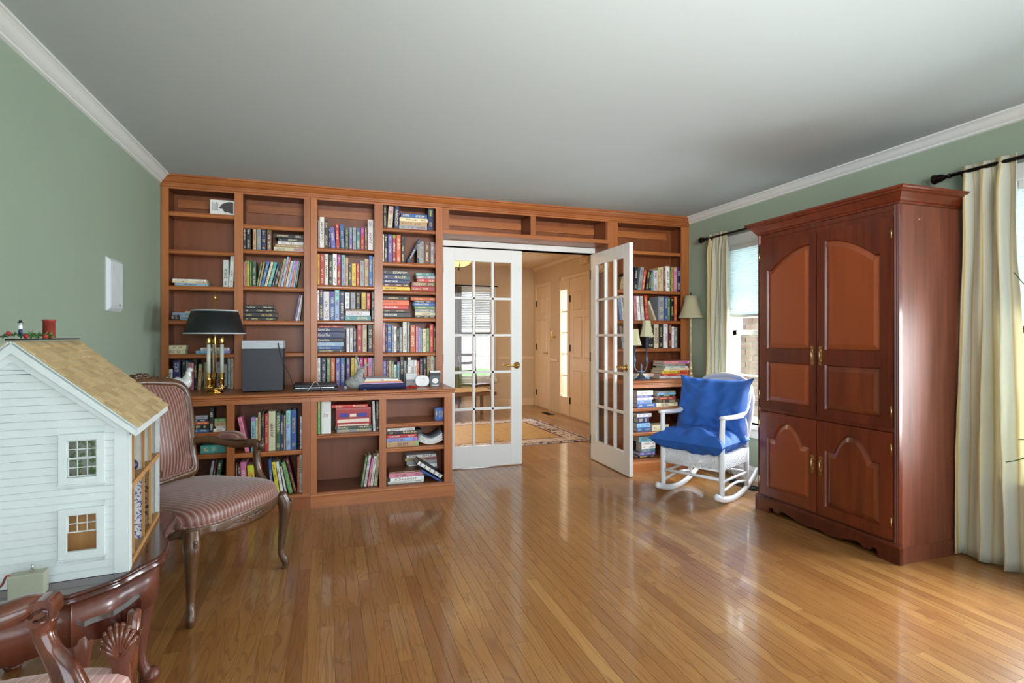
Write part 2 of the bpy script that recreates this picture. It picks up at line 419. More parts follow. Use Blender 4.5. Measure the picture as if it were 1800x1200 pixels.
def wall_with_holes(name, axis, a, b, u0, u1, z0, z1, holes, mat, label):
    """wall slab between a and b along `axis`, spanning u0..u1, with rectangular holes (u0,u1,z0,z1)"""
    m = MB(); us = sorted({u0, u1, *[h[0] for h in holes], *[h[1] for h in holes]})
    for i in range(len(us)-1):
        c0, c1 = us[i], us[i+1]; zs = [z0]
        for h in holes:
            if h[0] <= c0+1e-6 and h[1] >= c1-1e-6: zs += [h[2], h[3]]
        zs.append(z1)
        for k in range(0, len(zs), 2):
            if zs[k+1]-zs[k] > 1e-4:
                if axis == 0: m.box(a, b, c0, c1, zs[k], zs[k+1])
                else: m.box(c0, c1, a, b, zs[k], zs[k+1])
    return struct(m.build(name, mat), label)
wall_with_holes('wall_left', 0, XL-.1, XL, YF, YB+.1, 0, ZC, [], M['sage'], 'sage green wall on the left of the study')
wall_with_holes('wall_right', 0, XR, XR+.14, YF, YB+.1, 0, ZC, [W1, W2], M['sage'], 'sage green wall with the two windows')
wall_with_holes('wall_back', 1, YB, YB+.11, XL, XR, 0, ZC, [(DX0, DX1, 0, DZ)], M['sage'], 'wall behind the bookcase with the doorway')
wall_with_holes('wall_front', 1, YF-.12, YF, XL, XR, 0, ZC, [(-.75, 2.95, .1, 2.2)], M['sage'], 'wall behind the camera with the patio door')
struct(MB().box(XL-.1, XR+.14, YF-.12, YB+.11, ZC, ZC+.1).build('ceiling', M['ceiling']), 'flat pale ceiling of the study')
# crown moulding: cove profile (out from wall, down from ceiling)
CP = [(0, 0), (.072, 0), (.072, -.010), (.064, -.012), (.052, -.020), (.034, -.038), (.022, -.046), (.014, -.048), (.014, -.058), (0, -.062)]
def crown(name, side, y0, y1, label):
    x = XL if side == 'l' else XR; sg = 1 if side == 'l' else -1
    m = MB(); m.prism([(x+sg*p[0], ZC+p[1]) for p in CP], 1, y0, y1)
    return struct(m.build(name, M['trim']), label)
crown('trim_1', 'l', YF, YU-.0, 'white crown moulding along the left wall')
crown('trim_2', 'r', YF, YU-.0, 'white crown moulding along the right wall')
BP = [(0, 0), (.014, 0), (.014, .085), (.008, .1), (.004, .112), (0, .115)]
struct(MB().prism([(XR-p[0], p[1]) for p in BP], 1, YF, YR+.02).build('baseboard_right', M['trim']), 'white baseboard under the windows')
struct(MB().prism([(XL+p[0], p[1]) for p in BP], 1, YF, YL-.01).build('baseboard_left', M['trim']), 'white baseboard on the left wall')

# ---------------------------------------------------------------- floor: slab, single oak strips, the rest joined
fl = sempty('floor', 'honey oak strip floor of the study')
MB().box(XL-.1, XR+.14, YF-.12, YB+.11, -.06, -.0025).build('subfloor', M['gap'], fl)
SW = .057; lens = [.32, .46, .6, .74, .9, 1.08, 1.3]
planks = []
nst = int(math.ceil((XR-XL)/SW))
for i in range(nst):
    x = XL+i*SW; y = YF-R.random()*1.0
    while y < YB+.11:
        L = R.choice(lens); a, b = max(y, YF), min(y+L, YB+.11); y += L
        if b-a < .05: continue
        full = (abs(b-a-L) < 1e-6)
        w = min(SW, XR-x)
        sc = 0
        if full and w > .05:
            ps = [proj((px, py, 0)) for px in (x, x+w) for py in (a, b)]
            if all(ps):
                xs = [min(1800, max(0, p[0])) for p in ps]; ys = [min(1200, p[1]) for p in ps]
                sc = (max(ys)-min(ys))*(abs(ps[2][0]-ps[0][0])+abs(ps[3][0]-ps[1][0]))/2 if max(xs)-min(xs) > 2 else 0
                if ps[0][1] > 1500 : sc *= .3
        planks.append((sc, x, w, a, b, L))
planks.sort(key=lambda p: -p[0])
pm = {}
def plank_mesh(L):
    if L not in pm:
        g = .0003; m = MB(); m.prism([(g, -.0024), (g, -.0006), (g+.0006, 0), (SW-g-.0006, 0), (SW-g, -.0006), (SW-g, -.0024)], 1, g, L-g)
        pm[L] = m.mesh('plank', M['oak'])
    return pm[L]
rest = MB()
for k, (sc, x, w, a, b, L) in enumerate(planks):
    if k < 300 and sc > 0: obj('plank', plank_mesh(L), fl, (x, a, 0))
    else: rest.prism([(x+.0005, -.0024), (x+.0005, -.0006), (x+.0011, 0), (x+w-.0011, 0), (x+w-.0005, -.0006), (x+w-.0005, -.0024)], 1, a+.0005, b-.0005)
tag(rest.build('plank_field', M['oak_f'], fl), kind='stuff')
hf = sempty('floor_hall', 'oak strip floor of the hall')
MB().box(HX0, HX1+.1, YB+.11, HY+.1, -.06, -.0025).build('subfloor', M['gap'], hf)
hm = MB(); x = HX0
while x < HX1:
    y = YB+.11-R.random()*.8
    while y < HY:
        L = R.choice(lens); a, b = max(y, YB+.11), min(y+L, HY); y += L
        if b-a > .02: hm.box(x+.0005, min(x+SW, HX1)-.0005, a+.0005, b-.0005, -.0024, 0)
    x += SW
tag(hm.build('plank_field', M['oak_f'], hf), kind='stuff')

# ---------------------------------------------------------------- windows in the right wall
def window(n, w, label, slats_to):
    y0, y1, z0, z1 = w; e = sempty('window_%d' % n, label)
    m = MB(); X0 = XR-.018
    for a, b, c, d in ((y0-.07, y0, z0-.02, z1+.07), (y1, y1+.07, z0-.02, z1+.07), (y0-.07, y1+.07, z1, z1+.075)):
        m.box(X0, XR+.002, a, b, c, d)
        m.box(X0-.006, X0, a if a < y0-.01 and b <= y0+.01 else a, b, c, d) if False else None
    m.build('casing', M['trim'], e, bev=.003)
    MB().box(XR-.05, XR+.10, y0-.1, y1+.1, z0-.03, z0).build('sill', M['trim'], e, bev=.004)
    MB().box(XR-.016, XR, y0-.08, y1+.08, z0-.11, z0-.031).build('apron', M['trim'], e, bev=.003)
    j = MB(); t = .012
    j.box(XR, XR+.14, y0, y0+t, z0, z1); j.box(XR, XR+.14, y1-t, y1, z0, z1); j.box(XR, XR+.14, y0, y1, z1-t, z1)
    j.box(XR+.1, XR+.14, y0, y1, z0, z0+t)
    j.build('jamb', M['trim'], e)
    zm = (z0+z1)/2
    for k, (a, b, xo) in enumerate(((z0+.012, zm+.02, .055), (zm-.02, z1-.012, .09))):
        f = MB(); X = XR+xo; s = .042
        f.box(X, X+.03, y0+t, y0+t+s, a, b); f.box(X, X+.03, y1-t-s, y1-t, a, b)
        f.box(X, X+.03, y0+t, y1-t, a, a+s); f.box(X, X+.03, y0+t, y1-t, b-s, b)
        sash = f.build('sash', M['white'], e)
        ny, nz = 3, 2; ya, yb, za, zb = y0+t+s, y1-t-s, a+s, b-s
        for i in range(ny):
            for q in range(nz):
                MB().box(X+.014, X+.017, ya+(yb-ya)*i/ny, ya+(yb-ya)*(i+1)/ny, za+(zb-za)*q/nz, za+(zb-za)*(q+1)/nz).build('pane', M['glass'], sash)
        for i in range(1, ny): MB().box(X+.004, X+.027, ya+(yb-ya)*i/ny-.008, ya+(yb-ya)*i/ny+.008, za, zb).build('muntin', M['white'], sash)
        for q in range(1, nz): MB().box(X+.006, X+.025, ya, yb, za+(zb-za)*q/nz-.008, za+(zb-za)*q/nz+.008).build('muntin', M['white'], sash)
    return e
window(1, W1, 'window between the bookcase and the armoire', 0)
window(2, W2, 'window at the right edge beside the armoire', 0)
def blind(w, zb, label):
    y0, y1, z0, z1 = w; t = thing('cellular_blind', label, 'blind', (XR+.03, (y0+y1)/2, z1-.012), 0, 'pale cellular blinds')
    hw = (y1-y0)/2-.016
    MB().box(-.022, .022, -hw, hw, -.04, 0).build('head_rail', M['trim'], t, bev=.003)
    m = MB(); n = int((z1-zb-.07)/.019); h = (z1-zb-.07)/n
    pts = []
    for i in range(n):
        z = -.04-i*h; pts += [(-.003, z), (-.013, z-h/2)]
    pts.append((-.003, -.04-n*h)); 
    for i in range(n-1, -1, -1):
        z = -.04-i*h; pts += [(.013, z-h/2), (.003, z)]
    m.prism(pts, 1, -hw, hw); m.build('pleated_fabric', M['blind'], t)
    MB().box(-.016, .016, -hw, hw, -.04-n*h-.026, -.04-n*h).build('bottom_rail', M['trim'], t, bev=.003)
blind(W1, 1.40, 'pale pleated blind half lowered in the window by the bookcase')
blind(W2, 1.37, 'pale pleated blind in the window at the right edge')

def rod(y0, y1, label, finials):
    t = thing('curtain_rod', label, 'curtain rod', (XR-.085, (y0+y1)/2, 2.135), 0, 'dark curtain rods over the windows')
    h = (y1-y0)/2
    m = MB().tube([(0, -h, 0), (0, h, 0)], .011, 12); m.build('pole', M['bronze'], t)
    pr = [(.008, 0), (.014, .004), (.014, .012), (.009, .016), (.012, .03), (.02, .045), (.024, .062), (.022, .075), (.028, .082), (.029, .09), (.02, .097), (0, .1)]
    for sg in finials:
        Mx = Matrix.Translation((0, sg*h, 0)) @ Matrix.Rotation(-sg*PI/2, 4, 'X')
        f = MB().lathe(pr, n=16, M=Mx).build('finial', M['bronze'], t)
        b = MB().box(0, .085, sg*(h-.06)-.008, sg*(h-.06)+.008, -.022, -.010); b.box(.075, .085, sg*(h-.06)-.015, sg*(h-.06)+.015, -.045, .03)
        b.build('bracket', M['bronze'], t)
rod(2.82, 4.20, 'dark bronze rod with round finial over the window by the bookcase', (1,))
rod(.60, 2.11, 'dark bronze rod with fluted finial over the window at the right edge', (1,))

def curtain(name, label, y0, y1, folds, seed, ymax=9, spread=0, zt=2.165, zb=.015, xc=XR-.085, ends=1.0, puddle=0, pan=5):
    """folded cloth hanging along Y; the top is gathered on the rod"""
    rr = random.Random(seed); ph = [rr.random()*6 for _ in range(6)]
    nu, nv = folds*14, 36
    def fn(u, v):
        z = zt+(zb-zt)*v
        y = y1+(y0-y1)*u
        mid = (y0+y1)/2
        y = mid+(y-mid)*(1-.10*math.sin(PI*min(1, v*3))*.6+spread*max(0, v-.25)) 
        a = .030*(.55+.45*v)+.012*math.sin(ph[0]+u*7)
        w = math.sin(u*folds*2*PI+ph[1]+.7*math.sin(v*2.2+ph[2]+u*5)*(.3+v))
        w = math.copysign(abs(w)**.8, w)
        pleat = min(1, v*12)
        x = xc+a*w*(.35+.65*pleat)+.006*math.sin(v*9+u*20+ph[3])
        y += .012*math.cos(u*folds*2*PI+ph[4])*(.3+.7*v)
        if v < .04: x = xc+(x-xc)*.6
        y = min(y, ymax)
        x += .010*noise.noise(Vector((u*9, v*14, seed)))*v
        return (min(x, XR-.022), y, z)
    m = MB().grid(fn, nu, nv)
    t = thing('curtain', label, 'curtain', (0, 0, 0), 0, 'cream silk curtains')
    t.location = (xc, (y0+y1)/2, zb)
    o = m.build('cloth', M['curtain'], t, loc=(-xc, -(y0+y1)/2, -zb), solid=.002)
    # stitched heading tape over the rod
    return t
curtain('curtain_panel', 'cream striped curtain hanging between the bookcase and the window', 3.93, 4.17, 5, 3, spread=.10)
curtain('curtain_panel', 'cream striped curtain with yellow folds beside the armoire', 1.80, 2.055, 3, 11, ymax=2.066, spread=.55, zb=.012)

# ---------------------------------------------------------------- outside, seen through the windows
struct(MB().box(XR+.3, 30, -18, 26, -.5, -.35).build('ground', M['lawn']), 'green lawn outside the windows')
bt = NT('outdoor_brick'); bt.inp('Roughness', .9); bt.l(bt.noise(bt.coords(), 20, 4), bt.bsdf.inputs['Roughness'])
oi = bt.n('ShaderNodeNewGeometry'); bt.l(bt.ramp(oi.outputs['Random Per Island'], [(0, srgb(112, 88, 86)), (.5, srgb(136, 110, 106)), (1, srgb(152, 128, 122))]), bt.bsdf.inputs['Base Color'])
M['brick'] = bt.mat; M['mortar'] = plain('mortar', srgb(176, 170, 164), .95)
bw = thing('brick_wing', 'pinkish brick wing of the house seen through the window', 'building', (4.75, 5.3, -.35))
bm_ = MB()
for r in range(40):
    for c in range(14):
        y = -1.1+(c+(r % 2)*.5)*.215; bm_.box(-.012, .0, y, y+.2, r*.075+.01, r*.075+.068)
tag(bm_.build('brick_courses', M['brick'], bw), kind='stuff')
MB().box(.0, .25, -1.15, 2.1, 0, 3.05).build('wall_core', M['mortar'], bw)
MB().box(-.03, .0, -1.35, -1.12, 0, 3.05).build('corner_board', M['trim'], bw)
def bush(x, y, s, label, seed):
    rr = random.Random(seed); t = thing('garden_shrub', label, 'shrub', (x, y, -.35), 0, 'shrubs on the lawn')
    m = MB()
    for k in range(420):
        a, b = rr.random()*2*PI, math.acos(rr.uniform(-.3, 1)); q = s*(.75+.3*rr.random())
        p = Vector((q*math.sin(b)*math.cos(a), q*math.sin(b)*math.sin(a), s*.8+q*math.cos(b)))
        d = Vector((rr.uniform(-1, 1), rr.uniform(-1, 1), rr.uniform(-1, 1))).normalized()*.09*s; e = d.orthogonal().normalized()*.05*s
        m.add([p-d, p+e, p+d, p-e], [(0, 1, 2, 3)])
    tag(m.build('foliage', M['bush'], t), kind='stuff')
    MB().tube([(0, 0, 0), (0, 0, s*.9)], .05*s, 8).build('trunk', M['walnut'], t)
bush(9, 8, 1.6, 'green shrub on the lawn beyond the brick wing', 1)
bush(8.0, 3.4, 1.2, 'green shrub outside the window at the right edge', 2)

# ================================================================ bookcase
def unit(name, label, x0, loc_y): return thing(name, label, 'bookcase', (x0, loc_y, 0))
def bx(name, mat, parent, x0, x1, y0, y1, z0, z1, bev=.0015):
    o = parent.location
    return MB().box(x0-o.x, x1-o.x, y0-o.y, y1-o.y, z0-o.z, z1-o.z).build(name, mat, parent, bev=bev)
TH = .036; CT = .822                                       # shelf edge, counter top height
U = {k: xat(v, YU) for k, v in dict(a=282, b=296, c=412, d=427, e=534, f=545.5, g=558, h=658, i=673, j=766, k=779, l=790, m=933, n=942, o=1068, p=1072, q=1086, r=1198, s=1209).items()}
U['a'] = XL+.004; U['s'] = XR-.004; U['p'] = U['o']+.008
ZT = 2.315                                                 # underside of the top rail
SH = {1: [2.154, 1.873, 1.603, 1.347, 1.093], 2: [2.092, 1.898, 1.614, 1.348, 1.096], 3: [1.939, 1.640, 1.354, 1.096],
      4: [2.133, 1.847, 1.612, 1.383, 1.090], 5: [2.062, 1.678, 1.382, 1.108]}
YW = YB-.004
def shelf(parent, x0, x1, z, yf, depth_back=YW-.012):
    """board plus a nosed edge strip"""
    s = bx('shelf', M['cherry_h'], parent, x0+.001, x1-.001, yf+.012, depth_back, z-.02, z, 0)
    o = parent.location; m = MB()
    m.prism([(0, 0), (-.010, -.003), (-.012, -.009), (-.008, -.014), (-.008, -.024), (-.004, -.032), (0, -.034)], 0, x0-o.x+.001, x1-o.x-.001)
    e = m.build('shelf_edge', M['cherry_h'], s, loc=(0, yf+.012-o.y, z))
    return s
def upper(name, label, bays, stiles, shelves, xs, xe):
    t = unit(name, label, xs, YU)
    for a, b in stiles: bx('stile', M['cherry'], t, a, b, YU, YU+.019, CT, ZT+.04)
    sides = sorted({xs, xe-.018}) 
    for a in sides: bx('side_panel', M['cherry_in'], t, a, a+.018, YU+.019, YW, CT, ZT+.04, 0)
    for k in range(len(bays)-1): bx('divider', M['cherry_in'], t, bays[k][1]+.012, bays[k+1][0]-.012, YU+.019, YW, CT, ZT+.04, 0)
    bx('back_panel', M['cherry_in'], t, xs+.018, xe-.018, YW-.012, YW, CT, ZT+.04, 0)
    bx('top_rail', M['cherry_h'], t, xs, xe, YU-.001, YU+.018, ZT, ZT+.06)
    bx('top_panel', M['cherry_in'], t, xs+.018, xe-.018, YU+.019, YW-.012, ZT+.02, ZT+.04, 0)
    for a, b in bays: bx('cleat', M['cherry_h'], t, a, b, YW-.031, YW-.0125, ZT-.085, ZT-.02)
    for (a, b), zs in zip(bays, shelves):
        for z in zs: shelf(t, a-.011, b+.011, z, YU+.019-.012+.001 if False else YU+.02)
    return t
upper('bookcase', 'upper bookcase unit at the far left with the brass lamp before it', [(U['b'], U['c']), (U['d'], U['e'])],
      [(U['a'], U['b']), (U['c'], U['d']), (U['e'], U['f']-.0008)], [SH[1], SH[2]], U['a'], U['f']-.0008)
upper('bookcase', 'upper bookcase unit packed with novels left of the french doors', [(U['g'], U['h']), (U['i'], U['j'])],
      [(U['f']+.0008, U['g']), (U['h'], U['i']), (U['j'], U['k']-.0008)], [SH[3], SH[4]], U['f']+.0008, U['k']-.0008)
upper('bookcase', 'upper bookcase unit right of the open french door', [(U['q'], U['r'])],
      [(U['p']+.0008, U['q']), (U['r'], U['s'])], [SH[5]], U['p']+.0008, U['s'])
# extra low shelf behind the speaker
# bridge over the doorway
t = unit('bridge_cabinet', 'low empty cubby unit bridging over the french doors', U['k'], YU)
bx('top_rail', M['cherry_h'], t, U['k'], U['p'], YU-.001, YU+.018, ZT, ZT+.06)
bx('bottom_rail', M['cherry_h'], t, U['k'], U['p'], YU, YU+.019, 2.108, 2.142)
for a, b in ((U['k'], U['l']), (U['m'], U['n']), (U['o'], U['p'])): bx('stile', M['cherry'], t, a, b, YU, YU+.019, 2.1425, ZT-.0005)
bx('back_panel', M['cherry_in'], t, U['k'], U['p'], YW-.012, YW, 2.108, ZT+.04, 0)
bx('bottom_panel', M['cherry_h'], t, U['k'], U['p'], YU+.019, YW-.012, 2.108, 2.126, 0)
bx('top_panel', M['cherry_in'], t, U['k'], U['p'], YU+.019, YW-.012, ZT+.02, ZT+.04, 0)
for a, b in ((U['k'], U['k']+.018), (U['m']+.003, U['n']-.003), (U['p']-.018, U['p'])): bx('divider', M['cherry_in'], t, a, b, YU+.019, YW-.012, 2.126, ZT+.02, 0)
bx('cleat', M['cherry_h'], t, U['k']+.019, U['m'], YW-.031, YW-.0125, ZT-.085, ZT-.02)
bx('cleat', M['cherry_h'], t, U['n'], U['p']-.019, YW-.031, YW-.0125, ZT-.085, ZT-.02)
# crown of the bookcase
cp = [(0, 0), (-.066, 0), (-.066, -.012), (-.056, -.016), (-.048, -.028), (-.030, -.046), (-.016, -.054), (-.013, -.062), (-.008, -.064), (-.008, -.078), (0, -.082)]
cpt = sempty('trim_7', 'long cherry cornice running along the top of the bookcase', (XL, YU-.0015, ZC))
m = MB(); n = len(cp); vs = []
for sx, x in ((1, 0), (-1, XR-XL)):
    for p in cp: vs.append((x+sx*max(.002, (-p[0]*.98 if p[1] > -.064 else .002)), p[0], p[1]-.0005))
m.add(vs, [(i, (i+1) % n, n+(i+1) % n, n+i) for i in range(n)]+[tuple(range(n))[::-1], tuple(range(n, 2*n))])
m.build('moulding', M['cherry_h'], cpt)

# base cabinets
B = {k: xat(v, YL) for k, v in dict(b=296, c=398, d=412, e=531, f=545, g=557, h=667, i=679, j=781, k=795).items()}
B['a'] = XL+.004; B['b'] = XL+.05
def base(label, bays, stiles, shelves, xs, xe, yf, zb=.105, zt=.755):
    t = thing('base_cabinet', label, 'bookcase', (xs, yf, 0))
    for a, b in stiles: bx('stile', M['cherry'], t, a, b, yf, yf+.019, .09, CT-.036)
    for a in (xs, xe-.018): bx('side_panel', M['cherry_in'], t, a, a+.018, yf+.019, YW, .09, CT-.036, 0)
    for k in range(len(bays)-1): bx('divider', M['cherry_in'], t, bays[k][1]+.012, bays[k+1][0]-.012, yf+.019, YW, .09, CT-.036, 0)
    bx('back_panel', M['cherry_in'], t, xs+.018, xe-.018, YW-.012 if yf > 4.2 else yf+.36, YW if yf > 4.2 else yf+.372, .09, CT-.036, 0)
    bx('top_rail', M['cherry_h'], t, xs, xe, yf-.001, yf+.018, zt, CT-.036)
    bx('bottom_rail', M['cherry_h'], t, xs, xe, yf-.001, yf+.018, .088, zb-.001)
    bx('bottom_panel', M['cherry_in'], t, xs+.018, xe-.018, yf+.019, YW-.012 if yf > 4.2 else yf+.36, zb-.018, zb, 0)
    o = t.location
    MB().prism([(-.018, 0), (0, 0), (0, .09), (-.004, .09), (-.006, .084), (-.014, .078), (-.018, .074)], 0, 0, xe-xs+(.018 if xe > .3 and yf < 4.2 else 0)).build('toe_moulding', M['cherry_h'], t)
    for (a, b), zs in zip(bays, shelves):
        for z in zs: shelf(t, a-.011, b+.011, z, yf+.02, yf+.358 if yf < 4.2 else YW-.013)
    return t
base('base cabinet with open shelves behind the striped armchair', [(B['b'], B['c']), (B['d'], B['e'])], [(B['a'], B['b']), (B['c'], B['d']), (B['e'], B['f']-.0008)],
     [[.57, .424], [.416]], B['a'], B['f']-.0008, YL)
base('base cabinet with open shelves beside the closed french door', [(B['g'], B['h']), (B['i'], B['j'])], [(B['f']+.0008, B['g']), (B['h'], B['i']), (B['j'], B['k'])],
     [[.516], [.57, .385]], B['f']+.0008, B['k'], YL)
RX0 = 2.545; RS = [at(1140, 717, YR).z, at(1140, 760, YR).z]
base('base cabinet with open shelves behind the white rocking chair', [(RX0+.04, XR-.05)], [(RX0, RX0+.04), (XR-.05, XR-.004)], [RS], RX0, XR-.004, YR)
def counter(label, x0, x1, yf):
    t = thing('countertop', label, 'countertop', (x0, yf, CT-.036))
    pr = [(-.0, 0), (-.006, .004), (-.006, .012), (-.016, .016), (-.022, .022), (-.022, .030), (-.016, .036)]
    n = len(pr); d = YW-yf
    m = MB(); m.prism([(-.016, .036)]+[(d, .036), (d, 0.0005), (0, .0005)]+pr[1:-1], 0, 0, x1-x0+.02)
    m.build('slab', M['cherry_h'], t)
counter('long cherry countertop running under the left bookcase', XL+.004, B['k'], YL)
counter('short cherry countertop behind the white rocking chair', RX0-.02, XR-.024, YR)

# ================================================================ french doors
c = sempty('trim_3', 'white casing of the french doorway')
MB().box(DX0-.07, DX1+.07, YB-.016, YB, DZ, DZ+.052).build('head_casing', M['trim'], c, bev=.003)
MB().box(DX0, DX1, YB, YB+.11, DZ, DZ+.012).build('head_jamb', M['trim'], c)
MB().box(DX0-.045, DX0-.001, YB-.016, YB, 0, DZ).build('side_casing', M['trim'], c, bev=.003)
MB().box(DX1+.001, DX1+.045, YB-.016, YB, 0, DZ).build('side_casing', M['trim'], c, bev=.003)
def lever(parent, x, z, sg, y=-.0):
    h = MB(); h.lathe([(.033, 0), (.034, .005), (.028, .010), (.017, .013), (.013, .03), (.016, .04), (.010, .048), (0, .049)], n=18, M=Matrix.Translation((x, y, z)) @ Matrix.Rotation(PI/2, 4, 'X'))
    h.tube(bez([(x, y-.036, z), (x+sg*.03, y-.038, z+.004), (x+sg*.07, y-.036, z-.004), (x+sg*.105, y-.03, z+.004)], 5), interp([.013, .010, .008, .012], 16), 10)
    h.build('lever_handle', M['brass'], parent)
def french(n, label, loc, rz, handle):
    """leaf in local coordinates: hinge at x=0, width along +x, room face at y=0, thickness +y"""
    e = sempty('door_%d' % n, label, loc, rz); w, h, th = .764, 2.04, .035
    st, tr, br = .108, .118, .205
    f = MB()
    f.box(0, st, 0, th, .008, h); f.box(w-st, w, 0, th, .008, h); f.box(st, w-st, 0, th, h-tr, h); f.box(st, w-st, 0, th, .008, br)
    f.build('leaf_frame', M['white'], e, bev=.002)
    gx0, gx1, gz0, gz1 = st, w-st, br, h-tr; mw = .012
    pw, ph = (gx1-gx0)/3, (gz1-gz0)/5
    def bar(x0, x1, z0, z1, name='muntin'):
        MB().box(x0, x1, .003, th-.003, z0, z1).build(name, M['white'], e, bev=.003)
    for i in (1, 2): bar(gx0+pw*i-mw, gx0+pw*i+mw, gz0, gz1)
    for k in (1, 2, 3, 4): bar(gx0, gx1, gz0+ph*k-mw, gz0+ph*k+mw)
    for i in range(3):
        for k in range(5):
            MB().box(gx0+pw*i+(mw if i else 0)+.0005, gx0+pw*(i+1)-(mw if i < 2 else 0)-.0005, th/2-.002, th/2+.002,
                     gz0+ph*k+(mw if k else 0)+.0005, gz0+ph*(k+1)-(mw if k < 4 else 0)-.0005).build('pane', M['glass'], e)
    lever(e, w-.055, .95, -1)
    b = MB(); b.lathe([(.027, 0), (.027, .004), (.012, .010), (.010, .04), (0, .045)], n=16, M=Matrix.Translation((w-.055, th, .95)) @ Matrix.Rotation(-PI/2, 4, 'X'))
    b.tube(bez([(w-.055, th+.036, .95), (w-.09, th+.038, .954), (w-.16, th+.03, .95)], 5), .007, 8); b.build('lever_handle', M['brass'], e)
    for z in (.2, 1.02, 1.84):
        MB().tube([(-.004, -.004, z-.045), (-.004, -.004, z+.045)], .006, 8).build('hinge', M['bronze'], e)
    return e
french(1, 'closed white french door leaf with fifteen panes', (DX0+.004, YB-.002, 0), 0, 1)
E2 = french(2, 'open white french door leaf with fifteen panes', (DX1-.041, YB-.002, 0), math.radians(-91.2), -1)
# ================================================================ hall beyond the doors
struct(MB().box(HX0, HX1+.1, YB+.11, HY+.1, 2.44, 2.54).build('ceiling_hall', M['cream_trim']), 'cream ceiling of the hall')
HW = (2.12, 2.70, .50, 2.06)
wall_with_holes('wall_hall_back', 1, HY, HY+.1, HX0, HX1+.1, 0, 2.44, [HW], M['tan'], 'tan wall at the far end of the hall')
wall_with_holes('wall_hall_left', 0, HX0-.1, HX0, YB+.11, HY+.1, 0, 2.44, [], M['tan'], 'tan wall on the left of the hall')
SL = (7.62, 7.86, .29, 1.95)
wall_with_holes('wall_hall_right', 0, HX1, HX1+.1, YB+.11, HY+.1, 0, 2.44, [SL], M['tan'], 'tan wall with the front door')
struct(MB().prism([(HX1-p[0], 2.44+p[1]) for p in CP], 1, YB+.12, HY-.07).build('trim_4', M['cream_trim']), 'cream crown moulding over the front door')
struct(MB().prism([(HX1-p[0], p[1]) for p in BP], 1, 8.34, 8.30).build('baseboard_hall', M['cream_trim']), 'short cream baseboard between the hall doors')
struct(MB().box(HX0, HX1, HY-.014, HY, 0, .12).build('baseboard_far', M['cream_trim'], bev=.004), 'cream baseboard on the far hall wall')
struct(MB().box(2.78, HX1, HY-.022, HY, .82, .875).build('trim_5', M['cream_trim'], bev=.006), 'cream chair rail on the far hall wall')
struct(MB().box(HX1-.022, HX1, 7.98, 8.32, .82, .875).build('trim_6', M['cream_trim'], bev=.006), 'cream chair rail between the hall doors')
# closet door (six panels) and front door with sidelight, on the wall X = HX1
def panel_door(n, y0, y1, zt, label, lev, panels):
    e = sempty('door_%d' % n, label, (HX1, y0, 0))
    w = y1-y0; X = -.016
    c = MB(); c.box(X, 0, -.06, 0, 0, zt+.06); c.box(X, 0, w, w+.06, 0, zt+.06); c.box(X, 0, 0, w, zt, zt+.06); c.build('casing', M['cream_trim'], e, bev=.003)
    MB().box(-.010, -.0005, .003, w-.003, .02, zt-.004).build('slab', M['cream_trim'], e)
    for a, b, z0, z1 in panels:
        p = MB(); q = [(w*a, z0), (w*b, z0), (w*b, z1), (w*a, z1)]; q2 = offset(q, .018); q3 = offset(q, .030)
        vs = [(-.0105, *v) for v in q]+[(-.017, *v) for v in offset(q, .008)]+[(-.012, *v) for v in q2]+[(-.016, *v) for v in q3]
        fs = [(r*4+i, r*4+(i+1) % 4, (r+1)*4+(i+1) % 4, (r+1)*4+i) for r in range(3) for i in range(4)]+[(12, 13, 14, 15)]
        p.add(vs, fs); p.build('raised_panel', M['cream_trim'], e)
    for z in (.25, 1.05, 1.8): MB().box(-.024, -.011, w-.03, w-.004, z-.05, z+.05).build('hinge', M['bronze'], e, bev=.002)
    if lev:
        h = MB(); h.lathe([(.027, 0), (.025, .006), (.010, .010), (.009, .04), (0, .044)], n=14, M=Matrix.Translation((-.011, .06, .95)) @ Matrix.Rotation(-PI/2, 4, 'Y'))
        h.tube(bez([(-.048, .06, .95), (-.05, .09, .955), (-.046, .16, .95)], 4), .007, 8); h.build('lever_handle', M['brassd'], e)
    return e
six = [(.14, .46, 1.62, 1.9), (.54, .86, 1.62, 1.9), (.14, .46, .9, 1.52), (.54, .86, .9, 1.52), (.14, .46, .22, .72), (.54, .86, .22, .72)]
panel_door(3, 8.36, 8.92, 2.08, 'cream six panel closet door at the end of the hall', True, six)
panel_door(4, 6.60, 7.52, 2.10, 'cream front door beside the narrow sidelight', False, six)
e = sempty('window_3', 'narrow five pane sidelight beside the front door', (HX1, 7.53, 0))
m = MB(); m.box(-.015, 0, .055, .09, 0, 2.10); m.box(-.015, 0, .33, .37, 0, 2.16); m.box(-.015, 0, .0, .37, 2.10, 2.16); m.box(-.012, 0, .09, .33, 0.02, .29); m.box(-.012, 0, .09, .33, 1.95, 2.10)
m.build('casing', M['cream_trim'], e, bev=.003)
for k in range(5):
    z0 = SL[2]+(SL[3]-SL[2])*k/5; z1 = SL[2]+(SL[3]-SL[2])*(k+1)/5
    MB().box(.03, .034, .09, .33, z0+.008, z1-.008).build('pane', M['glass'], e)
    if k: MB().box(.02, .045, .09, .33, z0-.009, z0+.009).build('muntin', M['cream_trim'], e)
